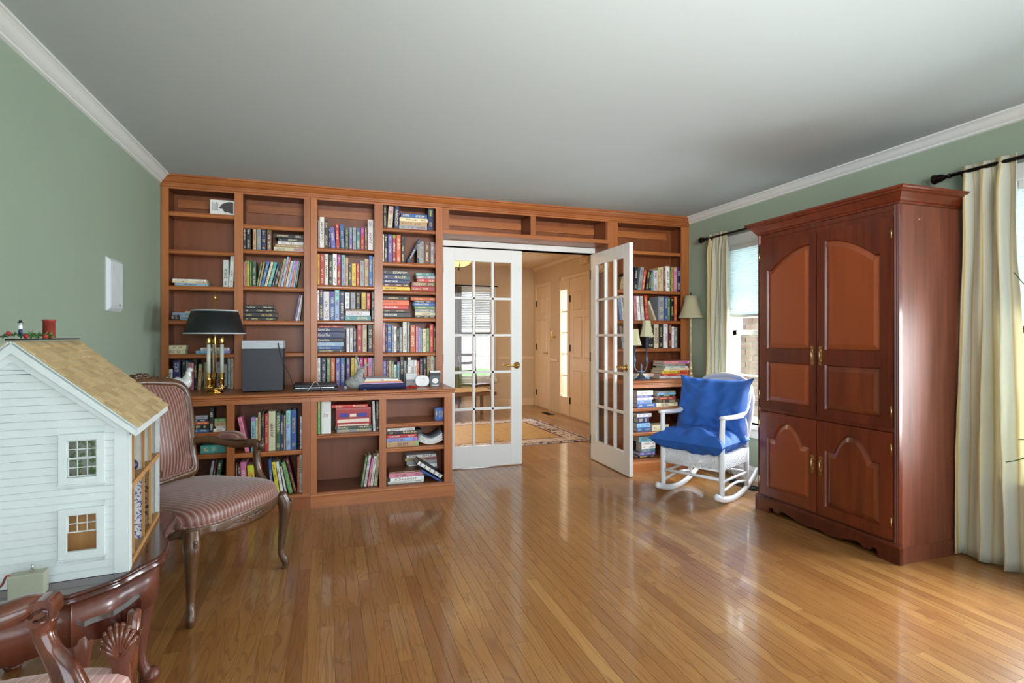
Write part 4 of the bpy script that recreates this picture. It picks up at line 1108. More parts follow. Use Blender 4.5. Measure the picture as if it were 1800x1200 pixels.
        s = MB().lathe([(.0, -.018), (.022, -.016), (.026, 0), (.022, .016), (0, .018)], n=14, M=Matrix.Translation((sx*.318, -.095, .636)) @ Matrix.Rotation(PI/2, 4, 'Y')); s.build('scroll', w, ar)
armchair()

# ================================================================ low serpentine table
TZ = .52
def table():
    e = [(-.79, 1.715), (-.745, 1.735), (-.696, 1.766), (-.665, 1.768), (-.618, 1.808), (-.575, 1.855), (-.543, 1.924), (-.512, 1.985), (-.505, 2.04), (-.520, 2.13), (-.552, 2.21), (-.560, 2.30), (-.570, 2.42), (-.61, 2.50), (-.70, 2.545), (-.85, 2.55), (-1.0, 2.545), (-1.1, 2.53), (-1.15, 2.48), (-1.16, 2.30), (-1.16, 1.98), (-1.15, 1.80), (-1.10, 1.735), (-.95, 1.70), (-.87, 1.70)]
    cx, cy = -.84, 2.12
    t = thing('low_table', 'low dark mahogany table with serpentine edge under the dollhouse', 'table', (cx, cy, 0))
    L = [Vector((a-cx, b-cy, 0)) for a, b in e]; sm = [(p.x, p.y) for p in bez(L+[L[0]], 5)[:-1]]
    n = len(sm); m = MB(); pr = [(.000, -.030), (.010, -.026), (.004, -.020), (-.004, -.016), (-.004, -.010), (.004, -.006), (.006, -.002), (.012, 0)]
    pr = [(.012, -.030), (.002, -.027), (0, -.020), (.006, -.015), (.006, -.010), (.001, -.006), (.004, -.001), (.012, 0)]
    vs = []
    for d, z in pr: vs += [(a, b, TZ+z) for a, b in offset(sm, d)]
    m.add(vs, [(r*n+i, r*n+(i+1) % n, (r+1)*n+(i+1) % n, (r+1)*n+i) for r in range(len(pr)-1) for i in range(n)], 0, True)
    for r in (0, len(pr)-1):
        q = vs[r*n:(r+1)*n]; tr = tessellate_polygon([[Vector((a[0], a[1], 0)) for a in q]]); m.add(q, tr)
    m.build('table_top', M['mahogany'], t)
    ap = offset(sm, .030); ap2 = offset(sm, .045); m = MB()
    vs = []
    for i in range(n):
        zb = TZ-.155
        vs += [(*ap[i], TZ-.0305), (*ap[i], zb), (*ap2[i], zb), (*ap2[i], TZ-.0305)]
    m.add(vs, [(i*4+k, ((i+1) % n)*4+k, ((i+1) % n)*4+(k+1) % 4, i*4+(k+1) % 4) for i in range(n) for k in range(4)], 0, True)
    m.build('apron', M['mahogany_satin'], t)
    for (lx, ly, ox, oy) in ((-.628, 2.225, 1, .2), (-.685, 1.845, .7, -.7), (-1.09, 1.80, -.6, -.7), (-1.09, 2.45, -.6, .7)):
        x, y = lx-cx, ly-cy
        P = bez([(x-.01*ox, y-.01*oy, TZ-.06), (x+.012*ox, y+.012*oy, TZ-.165), (x+.006*ox, y+.006*oy, .25), (x-.006*ox, y-.006*oy, .11), (x+.006*ox, y+.006*oy, .045), (x+.022*ox, y+.022*oy, .022), (x+.016*ox, y+.016*oy, .001)], 6)
        MB().tube(P, interp([.030, .036, .026, .0185, .018, .032, .022], len(P)), 14).build('leg', M['mahogany_satin'], t)
table()

# ================================================================ dollhouse
def dollhouse():
    hx, hy = -.572, 1.896; A = math.radians(6.5)
    t = thing('dollhouse', 'white clapboard dollhouse with cedar shingle roof on the low table', 'dollhouse', (hx, hy, TZ+.0005), A)
    # local x: 0 at the right corner, negative to the left; y: 0 at the gable, depth .555
    Wd, D, He, Hr = .530, .560, .437, .676; wht = M['siding']; th = .010
    slope = (Hr-He)/(Wd/2)
    def top(x): return He+slope*min(-x, Wd+x)
    wins = [(-.165, -.057, .275, .420, 'a'), (-.165, -.057, .062, .205, 'b'), (-.475, -.367, .275, .420, 'a'), (-.475, -.367, .062, .205, 'b')]
    # core sheet of the gable, with window openings
    zc = sorted({0, He, *[z for w in wins for z in (w[2]+.018, w[3]-.018)]}); core = MB(); xs = sorted({-Wd, 0, *[x for w in wins for x in (w[0]+.018, w[1]-.018)]})
    for i in range(len(xs)-1):
        for k in range(len(zc)-1):
            cxm, czm = (xs[i]+xs[i+1])/2, (zc[k]+zc[k+1])/2
            if not any(w[0]+.017 < cxm < w[1]-.017 and w[2]+.017 < czm < w[3]-.017 for w in wins): core.box(xs[i], xs[i+1], .004, th, zc[k], zc[k+1])
    core.prism([(-Wd, He), (0, He), (-Wd/2, Hr)], 1, .004, th)
    core.build('gable_wall', wht, t)
    # clapboards, one by one
    h = .0222; z = .0
    while z < Hr-.05:
        z1 = min(z+h, Hr-.05)
        if z >= .225 and z < .25: z1 = .262
        xl, xr = -Wd, -.034
        def lim(zz): return max(0, (zz-He)/slope)
        ins = lim(z1); a, b = -Wd+ins+.001, min(-.034, -ins-.001)
        segs = [(a, b)]
        for w in wins:
            if z1 > w[2]+.002 and z < w[3]-.002:
                ns = []
                for s0, s1 in segs:
                    if w[0] < s1 and w[1] > s0:
                        if w[0]-s0 > .004: ns.append((s0, w[0]))
                        if s1-w[1] > .004: ns.append((w[1], s1))
                    else: ns.append((s0, s1))
                segs = ns
        for s0, s1 in segs:
            if s1-s0 < .01: continue
            ov = .0 
            MB().prism([(.0038, z), (-.0012, z+.0006), (.0012, z1-.0004), (.0038, z1)], 0, s0, s1).build('clapboard', wht, t)
        z = z1
    # corner boards, frieze, base
    MB().box(-.034, 0, -.003, .0038, 0, He-.002).build('corner_board', wht, t, bev=.0008)
    MB().box(.0, .004, -.003, .032, 0, He-.002).build('corner_board', wht, t, bev=.0008)
    # windows
    for (x0, x1, z0, z1, kind) in wins:
        m = MB(); f = .019
        m.box(x0, x0+f, -.005, .0035, z0, z1); m.box(x1-f, x1, -.005, .0035, z0, z1); m.box(x0+f, x1-f, -.005, .0035, z0, z0+f); m.box(x0+f, x1-f, -.005, .0035, z1-f, z1)
        m.box(x0-.003, x1+.003, -.008, -.001, z0-.005, z0)
        fr = m.build('window_frame', wht, t, bev=.0006)
        a, b, c, d = x0+f, x1-f, z0+f, z1-f; mid = (c+d)/2
        for part in ((mid, d, .003), (c, mid, .0062) if kind == 'a' else None):
            if not part: continue
            z_0, z_1, yy = part; s = MB(); q = .0032
            s.box(a, a+q, yy, yy+.0025, z_0, z_1); s.box(b-q, b, yy, yy+.0025, z_0, z_1); s.box(a, b, yy, yy+.0025, z_0, z_0+q); s.box(a, b, yy, yy+.0025, z_1-q, z_1)
            for k in (1, 2): s.box(a+(b-a)*k/3-.0012, a+(b-a)*k/3+.0012, yy, yy+.0025, z_0, z_1)
            s.box(a, b, yy, yy+.0025, (z_0+z_1)/2-.0012, (z_0+z_1)/2+.0012)
            ss = s.build('sash', wht, fr)
            for i in range(3):
                for k in range(2):
                    MB().box(a+(b-a)*i/3+.001, a+(b-a)*(i+1)/3-.001, yy+.001, yy+.0015, z_0+(z_1-z_0)*k/2+.001, z_0+(z_1-z_0)*(k+1)/2-.001).build('pane', M['glass'], fr)
    # rake boards and louvre under the peak
    for sg in (0, 1):
        X = (lambda x: x) if not sg else (lambda x: -Wd-x)
        zo = .012
        pts = [(X(.022), He-slope*.022-.020+zo-.006), (X(.022), He-slope*.022+zo), (X(-Wd/2), Hr+zo), (X(-Wd/2), Hr+zo-.034)]
        MB().prism(pts, 1, -.016, -.008).build('rake_board', wht, t, bev=.0006)
        pts = [(X(.004), He-.016), (X(.012), He-slope*.012+zo-.012), (X(-Wd/2), Hr-.014), (X(-Wd/2), Hr-.046), (X(-.02), He-.004-.010)]
        MB().prism(pts, 1, -.008, .0036).build('soffit_board', wht, t)
    MB().box(-Wd/2-.045, -Wd/2+.045, .0, .0038, Hr-.082, Hr-.069).build('louver', M['black'], t)  # no slat: black strip painted in for the shade of the gap
    MB().prism([(-Wd/2-.040, Hr-.066), (-Wd/2+.040, Hr-.066), (-Wd/2+.014, Hr-.040), (-Wd/2-.014, Hr-.040)], 1, -.002, .0036).build('louver', wht, t)
    # roof: slab, shingles on both slopes
    U_ = Vector((.022+Wd/2, 0, -slope*(.022+Wd/2))); Ls = U_.length; dirv = U_.normalized(); nrm = Vector((slope, 0, 1)).normalized()
    rows, y0, y1 = 13, -.016, D+.014; sm_ = {}
    for sg in (0, 1):
        mm = MB(); base = Vector((-Wd/2, 0, Hr+.004))
        def P(s, y, hgt):
            v = base+dirv*s+nrm*hgt
            if sg: v = Vector((-Wd-v.x, v.y, v.z))
            return Vector((v.x, y, v.z))
        c8 = [P(s, y, hh) for hh in (0, .008) for y in (y0, y1) for s in (0, Ls)]
        mm.add(c8, [(0,2,3,1),(4,5,7,6),(0,1,5,4),(2,6,7,3),(0,4,6,2),(1,3,7,5)]); mm.build('roof_board', wht, t)
        if True:
            m2 = MB(); rw = Ls/rows
            rr = random.Random(5+sg)
            for r in range(rows):
                y = y0-rr.random()*.03
                while y < y1:
                    wd = rr.choice((.034, .042, .05, .06)); a, b = max(y, y0), min(y+wd, y1); y += wd
                    if b-a < .008: continue
                    s0, s1 = max(0, r*rw-.006), (r+1)*rw+rr.uniform(-.0015, .0015)
                    k = MB(); g = .0007
                    q = [P(s, yy, hh) for (s, hh) in ((s0, .0083), (s1, .0083+.0012)) for yy in (a+g, b-g)]+[P(s, yy, hh) for (s, hh) in ((s0, .0095), (s1, .0140+rr.random()*.0015)) for yy in (a+g, b-g)]
                    k.add(q, [(0,2,3,1),(4,5,7,6),(0,1,5,4),(2,6,7,3),(0,4,6,2),(1,3,7,5)])
                    k.build('shingle', M['shingle'], t)
    MB().box(-Wd/2-.012, -Wd/2+.012, y0, y1, Hr+.0145, Hr+.019).build('ridge_cap', M['bronze'], t)
    # eave fascia on the open side
    e0 = -.008
    MB().box(.0215, .0265, -.016, D+.014, He-slope*.022-.010, He-slope*.022+.010).build('eave_board', wht, t, bev=.0006)
    # rooms: back, far gable, floors, partitions
    paper = []
    for nm, c0, c1, fq in (('wallpaper_sprig', srgb(168, 172, 160), srgb(110, 138, 84), 60), ('wallpaper_plain', srgb(214, 212, 200), srgb(206, 204, 192), 20), ('wallpaper_blue', srgb(228, 230, 234), srgb(90, 110, 170), 130), ('wallpaper_dark', srgb(150, 120, 90), srgb(60, 44, 34), 90)):
        q = NT(nm); q.inp('Roughness', .9); q.l(q.ramp(q.noise(q.coords(), fq, 2), [(.52, c0), (.58, c1)]), q.bsdf.inputs['Base Color']); paper.append(q.mat)
    MB().box(-Wd, -Wd+.008, .0105, D, 0, He).build('side_wall', wht, t)
    MB().prism([(-Wd+.008, 0), (-.012, 0), (-.012, He-.01), (-Wd/2, Hr-.01), (-Wd+.008, He-.01)], 1, D-.008, D).build('far_wall', paper[1], t)
    MB().box(-.012, 0, D-.012, D+.004, 0, He-.02).build('post', wht, t)
    for z in (0, .236, .430): MB().box(-Wd+.008, -.004, .0105, D-.008, z, z+.010).build('floor_board', M['pine'], t)
    for z in (0, .232): MB().box(-.004, .002, .033, D-.012, z, z+.018).build('floor_edge', M['pine'], t)
    for k, (y, p0, p1) in enumerate(((.10, 0, 0), (.27, 2, 1), (.40, 3, 1))):
        for lvl, mt in ((0, M['pine'] if k == 0 else paper[p0]), (1, paper[p1])):
            z0 = .010 if lvl == 0 else .246; z1 = .235 if lvl == 0 else .429
            MB().box(-Wd+.01, -.010, y, y+.006, z0, z1).build('partition', mt, t)
            MB().box(-.010, -.003, y-.002, y+.008, z0, z1).build('partition_edge', M['pine'], t)
    MB().box(-Wd+.0085, -Wd+.0095, .012, D-.01, .25, .42).build('wallpaper', paper[0], t)
    # chimney pot
    MB().lathe([(.0165, 0), (.0165, .056), (.018, .056), (.018, .062), (.013, .062), (.013, .048)], c=(-Wd/2+.0, .285, Hr+.018), n=24).build('chimney_pot', M['redbrick'], t)
    def wp(x, y, z):
        v = Matrix.Rotation(A, 4, 'Z') @ Vector((x, y, z)); return Vector((hx+v.x, hy+v.y, TZ+v.z))
    # garland with berries
    g = thing('berry_garland', 'green garland with red berries lying on the dollhouse ridge', 'garland', wp(-Wd/2, .06, Hr+.020), A)
    m = MB(); rr = random.Random(2)
    for k in range(170):
        s = rr.random(); c = Vector((-.062+.105*s, -.05+.16*s, .008)); d = Vector((rr.gauss(0, 1), rr.gauss(0, 1), rr.gauss(.3, .7))).normalized()*rr.uniform(.008, .017); e = d.orthogonal().normalized()*.0028
        m.add([c, c+d*.5+e, c+d, c+d*.5-e], [(0, 1, 2, 3)])
    tag(m.build('leaf_sprays', M['leafg'], g), kind='stuff')
    for k, (s, dz) in enumerate(((0.0, .012), (.55, -.004), (.85, -.004), (.3, .004))):
        MB().ball((-.062+.105*s+.006, -.05+.16*s-.012, .010+dz), .0065, 10).build('berry', M['red'], g)
    f = thing('tiny_figure', 'tiny standing figure in black hat on the dollhouse ridge', 'figurine', wp(-Wd/2+.002, .045, Hr+.0200), A)
    MB().lathe([(.0045, 0), (.005, .012), (.003, .016)], c=(0, 0, .010), n=10).build('legs', M['navy'], f)
    MB().lathe([(.003, .026), (.005, .028), (.0045, .036), (.002, .039)], n=10).build('shirt', M['whitepaper'], f)
    MB().ball((0, 0, .042), .0038, 8).build('head', M['candle'], f); MB().lathe([(.007, .044), (.007, .0455), (.004, .046), (.004, .051), (0, .0512)], n=10).build('hat', M['black'], f)
    # things inside the rooms
    def wpo(name, label, cat, x, y, z): return thing(name, label, cat, wp(x, y, z), A)
    f = wpo('toy_cupboard', 'tiny white jar shaped cabinet on the dollhouse upper floor', 'toy furniture', -.06, .20, .2465)
    MB().lathe([(.024, 0), (.026, .02), (.018, .05), (.026, .058), (.026, .105), (.020, .11), (0, .112)], n=16).build('body', M['ceramic'], f)
    f = wpo('toy_teapot', 'tiny blue teapot on the dollhouse upper floor', 'toy', -.035, .245, .2465)
    MB().ball((0, 0, .022), (.020, .020, .020), 12).build('body', M['navy'], f); MB().tube(bez([(0, -.018, .02), (0, -.03, .03), (0, -.033, .038)], 4), .004, 6).build('spout', M['navy'], f)
    q = NT('plaid_cloth'); q.inp('Roughness', .9); ck = q.n('ShaderNodeTexChecker'); ck.inputs['Scale'].default_value = 90; q.l(q.coords(), ck.inputs['Vector']); ck.inputs['Color1'].default_value = srgb(150, 30, 40); ck.inputs['Color2'].default_value = srgb(40, 34, 70); q.l(ck.outputs[0], q.bsdf.inputs['Base Color'])
    f = wpo('toy_armchair', 'tiny plaid armchair on the dollhouse ground floor', 'toy furniture', -.07, .18, .0105)
    m = MB(); m.box(-.03, .03, -.028, .028, .012, .05); m.prism([(-.028, .05), (.028, .05), (.028, .10), (.016, .118), (-.016, .118), (-.028, .10)], 0, -.03, -.018); m.box(-.03, .02, -.030, -.020, .05, .07); m.box(-.03, .02, .020, .030, .05, .07); m.build('upholstery', q.mat, f, bev=.004)
    for a, b in ((-.024, -.022), (.024, -.022), (-.024, .022), (.024, .022)): MB().tube([(a, b, 0), (a, b, .013)], .003, 6).build('leg', M['walnut'], f)
dollhouse()
# battery box
p = dep(49, 1040, 1.465)
t = thing('battery_box', 'small grey battery box with metal switch before the dollhouse', 'battery box', (p.x, p.y, TZ+.0005), math.radians(8))
MB().box(-.038, .040, -.019, .019, 0, .062).build('case', M['ringrey'], t, bev=.003)
m = MB(); m.box(.004, .012, -.006, .004, .062, .070); m.tube([(.008, 0, .066), (.010, 0, .082)], .0025, 8); m.build('toggle_switch', M['silver'], t)
m = MB(); m.tube(bez([(-.030, -.004, .058), (-.044, -.002, .060), (-.060, .010, .030), (-.10, .02, .004), (-.16, .03, .004)], 5), .0028, 6); m.build('wire', M['redbrick'], t)

# ================================================================ low-backed corner chair in the front corner
def lowchair():
    c = dep(110, 1150, 1.18)
    t = thing('corner_chair', 'low backed mahogany chair with scroll arm and carved shell splat in the front corner', 'chair', (-.62, .98, 0))
    w = M['mahogany2']; o = t.location
    def L(x, y, k): return dep(x, y, k)-o
    # scroll arm at the left
    A = bez([L(-130, 1120, 1.06), L(-60, 1098, 1.10), L(0, 1085, 1.13), L(45, 1068, 1.16), L(78, 1062, 1.19)], 6)
    a = MB().tube(A, interp([.034, .036, .035, .032, .028], len(A)), 14, sq=.85).build('arm_rail', w, t)
    q = L(76, 1068, 1.17)
    so = [(48, 1060), (62, 1053), (80, 1049), (93, 1053), (98, 1064), (97, 1078), (88, 1090), (76, 1097), (62, 1096), (54, 1088), (52, 1076)]
    so = [L(x, y, 1.165) for x, y in so]; so = bez([Vector((v.x, v.z, 0)) for v in so+[so[0]]], 4)[:-1]
    MB().prism([(v.x, v.y) for v in so], 1, q.y-.024, q.y+.022).build('arm_scroll', w, a, bev=.006)
    so2 = [L(x, y, 1.16) for x, y in ((60, 1080), (66, 1072), (78, 1068), (87, 1070), (86, 1080), (76, 1086), (66, 1086))]
    MB().tube([Vector((v.x, q.y-.026, v.z)) for v in so2], .0032, 6).build('scroll_groove', M['mahogany'], a)
    
    P = bez([L(78, 1082, 1.17), L(76, 1110, 1.17), L(90, 1142, 1.17), L(112, 1175, 1.17), L(128, 1215, 1.17)], 6)
    MB().tube(P, interp([.026, .020, .020, .026, .032], len(P)), 14).build('arm_support', w, t)
    # crest rail with shell splat
    K = 1.27
    out = [(135, 1098), (148, 1102), (160, 1096), (200, 1082), (222, 1068), (246, 1049), (249, 1055), (247, 1082), (240, 1092), (222, 1096), (205, 1118), (186, 1120), (168, 1124), (152, 1122), (150, 1112)]
    pl = [L(x, y, K+(x-135)*.0004) for x, y in out]
    back = [v+Vector((-.010, .030, 0)) for v in pl]; n = len(pl); m = MB()
    tr = tessellate_polygon([[Vector((v.x, v.z, 0)) for v in pl]])
    m.add(pl+back, list(tr)+[tuple(n+i for i in reversed(f)) for f in tr]+[(i, (i+1) % n, n+(i+1) % n, n+i) for i in range(n)])
    m.build('crest_rail', M['mahogany'], t, bev=.006)
    sp = MB(); F0 = L(212, 1150, K)
    for k in range(9):                                        # fluted shell
        a = math.radians(38+k*15); r = .052+.014*math.sin((k+.5)/9*PI)
        e = F0+Vector((r*math.cos(a)*.75, .0-.004, r*math.sin(a)*1.1))
        sp.tube([F0+Vector((0, -.004, -.005)), F0.lerp(e, .6)+Vector((0, -.006, 0)), e], [.004, .0065, .0055], 7)
        sp.ball(tuple(e), .0062, 8)
    sp.build('carved_shell', w, t)
    s = MB(); s.prism([(-.032, -.10), (.022, -.10), (.018, -.03), (.040, .035), (.042, .050), (-.038, .040), (-.030, .01), (-.018, -.04)], 1, 0, .016, M=Matrix.Translation(F0+Vector((0, .004, 0)))); s.build('splat', w, t, bev=.003)
    # seat
    sc = L(150, 1262, 1.16); sz = sc.z
    m = MB(); n = 40; lv = [(1, 0), (1.02, .012), (1.0, .026), (.93, .038), (.7, .048), (.35, .053)]; vs = []
    for k, z in lv:
        for i in range(n):
            a = 2*PI*i/n; e = 2/3.6; x = math.copysign(abs(math.cos(a))**e, math.cos(a)); y = math.copysign(abs(math.sin(a))**e, math.sin(a))
            vs.append((sc.x-.165+x*.225*k, sc.y-.02+y*.20*k, sz-.012+z))
    vs.append((sc.x-.165, sc.y-.02, sz-.012+.055))
    m.add(vs, [(r*n+i, r*n+(i+1) % n, (r+1)*n+(i+1) % n, (r+1)*n+i) for r in range(len(lv)-1) for i in range(n)]+[((len(lv)-1)*n+i, (len(lv)-1)*n+(i+1) % n, len(lv)*n) for i in range(n)]+[tuple(range(n))[::-1]], 0, True)
    m.build('seat_cushion', M['stripe2'], t)
    cx_, cy_ = sc.x-.165, sc.y-.02
    m = MB(); r = .215; q = [(cx_-r, cy_-.19), (cx_+r, cy_-.19), (cx_+r, cy_+.19), (cx_-r, cy_+.19)]
    m.prism(q, 2, sz-.075, sz-.013); m.build('seat_rail', w, t, bev=.006)
    for a, b in q:
        x = a*.96+cx_*.04; y = b*.96+cy_*.04
        P = bez([(x, y, sz-.05), (x+(a-cx_)*.06, y+(b-cy_)*.06, sz-.13), (x, y, .14), (x+(a-cx_)*.03, y+(b-cy_)*.03, .04), (x+(a-cx_)*.1, y+(b-cy_)*.1, .001)], 6)
        MB().tube(P, interp([.024, .028, .018, .017, .026], len(P)), 10).build('leg', w, t)
    # posts carrying arm and crest
    MB().tube([(cx_+.20, cy_+.17, sz-.04), tuple(L(236, 1080, K)+Vector((-.004, .016, 0)))], .014, 10).build('back_post', w, t)
M['mahogany2'] = wood('red_mahogany', srgb(70, 30, 18), srgb(140, 76, 48), .22, .7, var=.1, gs=30, crough=.07)
lowchair()
# ================================================================ books
def book_mesh(kind):
    m = MB(); t = .075
    m.box(0, t, .01, 1, 0, 1, 0); m.box(1-t, 1, .01, 1, 0, 1, 0)
    m.box(t, 1-t, .035, .965, .022, .978, 1)
    b = m.add([(0, .012, 0), (.12, .002, 0), (.5, 0, 0), (.88, .002, 0), (1, .012, 0), (0, .012, 1), (.12, .002, 1), (.5, 0, 1), (.88, .002, 1), (1, .012, 1), (t, .035, 0), (1-t, .035, 0), (t, .035, 1), (1-t, .035, 1)],
          [(0, 1, 6, 5), (1, 2, 7, 6), (2, 3, 8, 7), (3, 4, 9, 8)], 2)
    m.add([m.v[b+i] for i in range(5)]+[(t, .035, 0), (1-t, .035, 0)], [(0, 5, 6, 4, 3, 2, 1)], 0)
    m.add([m.v[b+5+i] for i in range(5)]+[(t, .035, 1), (1-t, .035, 1)], [(0, 1, 2, 3, 4, 6, 5)], 0)
    return m.mesh('book', [BK[0], M['paper'], BK[1 if kind == 0 else 2]])
BM = [book_mesh(0), book_mesh(1)]
PAL = dict(W=('white', (236, 236, 232)), K=('black', (34, 34, 38)), R=('red', (186, 48, 44)), B=('blue', (52, 96, 166)), N=('navy', (34, 46, 92)),
           Y=('yellow', (222, 190, 62)), G=('green', (108, 152, 92)), T=('tan', (190, 160, 118)), O=('orange', (214, 102, 52)), P=('pink', (208, 130, 150)),
           L=('light blue', (142, 184, 216)), E=('grey', (146, 152, 156)), C=('cream', (224, 212, 176)), M=('maroon', (104, 32, 44)), V=('violet', (104, 92, 160)),
           S=('dark green', (58, 92, 66)), F=('teal', (70, 152, 156)), H=('brown', (112, 72, 50)))
ORD = ['first', 'second', 'third', 'fourth', 'fifth', 'sixth', 'seventh', 'eighth', 'ninth', 'tenth', 'eleventh', 'twelfth', 'thirteenth', 'fourteenth', 'fifteenth', 'sixteenth', 'seventeenth', 'eighteenth', 'nineteenth', 'twentieth', 'twenty first', 'twenty second', 'twenty third', 'twenty fourth', 'twenty fifth']
cnt = [0]
def mk_book(loc, rot, scale, c, label, group, plainspine=False):
    o = bpy.data.objects.new('book', BM[1 if plainspine else 0]); COL.objects.link(o)
    o.location = loc; o.rotation_euler = rot; o.scale = scale
    q = PAL[c][1]; e_ = .025 if c in 'WECKT' else .08; f_ = R.uniform(-.10, .08); j = [max(8, min(250, v*(1+f_+R.uniform(-e_, e_)))) for v in q]
    o.color = srgb(*j); cnt[0] += 1
    return tag(o, label, 'book', group)
def text_on(parent, s, w, h, loc, rot, c, bold=False):
    """flat lettering, w wide and h high, as a child of a book"""
    cu = bpy.data.curves.new('title', 'FONT'); cu.body = s; cu.size = 1; cu.align_x = 'CENTER'; cu.align_y = 'CENTER'; cu.offset = .02 if bold else 0
    tmp = bpy.data.objects.new('title', cu); COL.objects.link(tmp)
    dg = bpy.context.evaluated_depsgraph_get(); me = bpy.data.meshes.new_from_object(tmp.evaluated_get(dg)); bpy.data.objects.remove(tmp)
    xs = [v.co.x for v in me.vertices]; ys = [v.co.y for v in me.vertices]
    me.materials.clear(); me.materials.append(c)
    o = bpy.data.objects.new('title', me); COL.objects.link(o)
    W_, H_ = max(xs)-min(xs), max(ys)-min(ys)
    o.scale = (w/W_, h/H_, 1); Mx = Matrix.LocRotScale(Vector(loc), Euler(rot), Vector((w/W_, h/H_, 1)))
    o.parent = parent; bpy.context.view_layer.update()
    o.matrix_basis = Mx; o.matrix_parent_inverse = parent.matrix_world.inverted()
    return o
INKW = plain('white_ink', srgb(232, 232, 228), .5, nvar=0); INKK = plain('black_ink', srgb(26, 26, 30), .5, nvar=0); INKR = plain('russet_ink', srgb(170, 86, 60), .5, nvar=0)
INKN = plain('navy_ink', srgb(40, 52, 110), .5, nvar=0); INKG = plain('gold_ink', srgb(222, 190, 90), .5, nvar=0)
def uprights(where, group, z, yf, spec, dmax=.20):
    Ys = yf+.045; res = []
    for i, e in enumerate(spec.split()):
        q = e.split(','); x0, x1, yt = float(q[0]), float(q[1]), float(q[2]); c = q[3]; dx = float(q[4]) if len(q) > 4 else 0
        z_ = z
        if len(q) > 5: z_ = at(x0, float(q[5]), Ys).z
        X0, X1 = xat(x0, Ys), xat(x1, Ys); h = at((x0+x1)/2+dx, yt, Ys).z-z_
        sh = xat(x0+dx, Ys)-xat(x0, Ys); th = max(.006, (X1-X0)*.985)
        a = math.atan2(sh, h) if dx else 0; L = h/math.cos(a) if dx else h
        if a: L -= th*abs(math.sin(a)); 
        th2 = th*math.cos(a) if a else th
        d = min(dmax, L*.70)*R.uniform(.93, 1); yo = R.uniform(0, .012)
        zz = z_+.0006+(th2*math.sin(a) if a > 0 else 0)
        lean = ' leaning' if abs(a) > .06 else ''
        lab = '%s upright book%s, %s from left, %s' % (PAL[c][0], lean, ORD[i], where)
        res.append(mk_book((X0, Ys+yo, zz), (0, a, 0), (th2, d, L), c, lab, group))
    return res
def stack(where, group, z, yf, spec, which='', dmax=.20, yoff=0, below=0):
    """flat books, written from the top of the pile down: x0,x1,ytop,ybottom,colour"""
    Ys = yf+.045+yoff; es = [e.split(',') for e in spec.split()]; n = len(es); out = [None]*n; zz = z+.0006
    for i in range(n-1, -1, -1):
        x0, x1, y0, y1 = map(float, es[i][:4]); c = es[i][4]
        X0, X1 = xat(x0, Ys), xat(x1, Ys); th = at(x0, y0, Ys).z-at(x0, y1, Ys).z; th = max(th, .008)
        L = X1-X0; d = min(dmax, L*.70); yo = R.uniform(0, .010)
        pos = 'the only one' if n == 1 else 'topmost' if i == 0 else 'lowest' if i == n-1 else ORD[i]+' from top'
        lab = '%s flat book, %s, %s pile, %s' % (PAL[c][0], pos, which, where)
        if n == 1: lab = '%s book lying flat %s, %s' % (PAL[c][0], which, where)
        out[i] = mk_book((X0, Ys+yo, zz+th), (0, PI/2, 0), (th, d, L), c, lab, group)
        zz += th+.0004
    return out
def spine_text(o, s, frac0, frac1, hfrac, ink, bold=False):
    """lettering along the spine of a flat book"""
    th, d, L = o.scale; x = o.location.x+L*(frac0+frac1)/2
    o.data = BM[1]
    text_on(o, s, L*(frac1-frac0), th*hfrac, (x, o.location.y-.0012, o.location.z-th/2), (PI/2, 0, 0), ink, bold)
def spine_text_up(o, s, f0, f1, wfrac, ink, rot=PI/2):
    th, d, L = o.scale; o.data = BM[1]
    text_on(o, s, L*(f1-f0), th*wfrac, (o.location.x+th/2, o.location.y-.0012, o.location.z+L*(f0+f1)/2), (PI/2, rot, 0), ink)

g1, g2, g3, g4, g5 = ['books in the '+s for s in ('leftmost bay', 'second bay', 'third bay', 'fourth bay', 'bay right of the french doors')]
a = 'of the leftmost bay'
# bay 1
z = SH[1]
o = mk_book((xat(369, YU+.04), YU+.05, z[0]+.0006), (0, 0, 0), (.018, .02, .1), 'W', 'white picture book with a bird drawing facing out, top shelf, leftmost bay', g1); bpy.data.objects.remove(o)
pb = thing('picture_book', 'white picture book with a game bird drawing facing out, top shelf, leftmost bay', 'book', (xat(390, YU+.05), YU+.05, z[0]+.0006))
bw_ = xat(411, YU+.05)-xat(368, YU+.05); bh = .112
MB().box(-bw_/2, bw_/2, 0, .003, 0, bh).box(-bw_/2, bw_/2, .019, .022, 0, bh).box(-bw_/2, -bw_/2+.003, 0, .022, 0, bh).build('cover', M['whitepaper'], pb)
MB().box(-bw_/2+.003, bw_/2-.003, .003, .019, .002, bh-.002).build('pages', M['paper'], pb)
bird = [(-.022, .050), (-.012, .062), (-.004, .078), (.012, .088), (.034, .098), (.056, .102), (.078, .098), (.078, .010), (.062, .014), (.040, .022), (.022, .020), (.012, .030), (.006, .044), (-.008, .046)]
MB().prism(bird, 1, -.0008, -.0001).build('printed_bird', plain('feather_print', srgb(70, 66, 66), .6, nvar=.9, nscale=120), pb)
for k in range(5): MB().box(-.068+k*.009, -.062+k*.009, -.0008, -.0001, .030+(k % 2)*.004, .095-(k % 3)*.006).build('printed_line', plain('pale_print', srgb(170, 172, 170), .6), pb)
uprights('third shelf of the leftmost bay', g1, z[2], YU, '392,401,457,W 402,409,447,W,3')
stack('third shelf of the leftmost bay', g1, z[2], YU, '303,362,487,490,W 303,364,490,494,C 307,366,494,499,L', 'left')
stack('fourth shelf of the leftmost bay', g1, z[3], YU, '325,338,545,547,C 303,340,547,554,L 301,339,554,560,L', 'left')
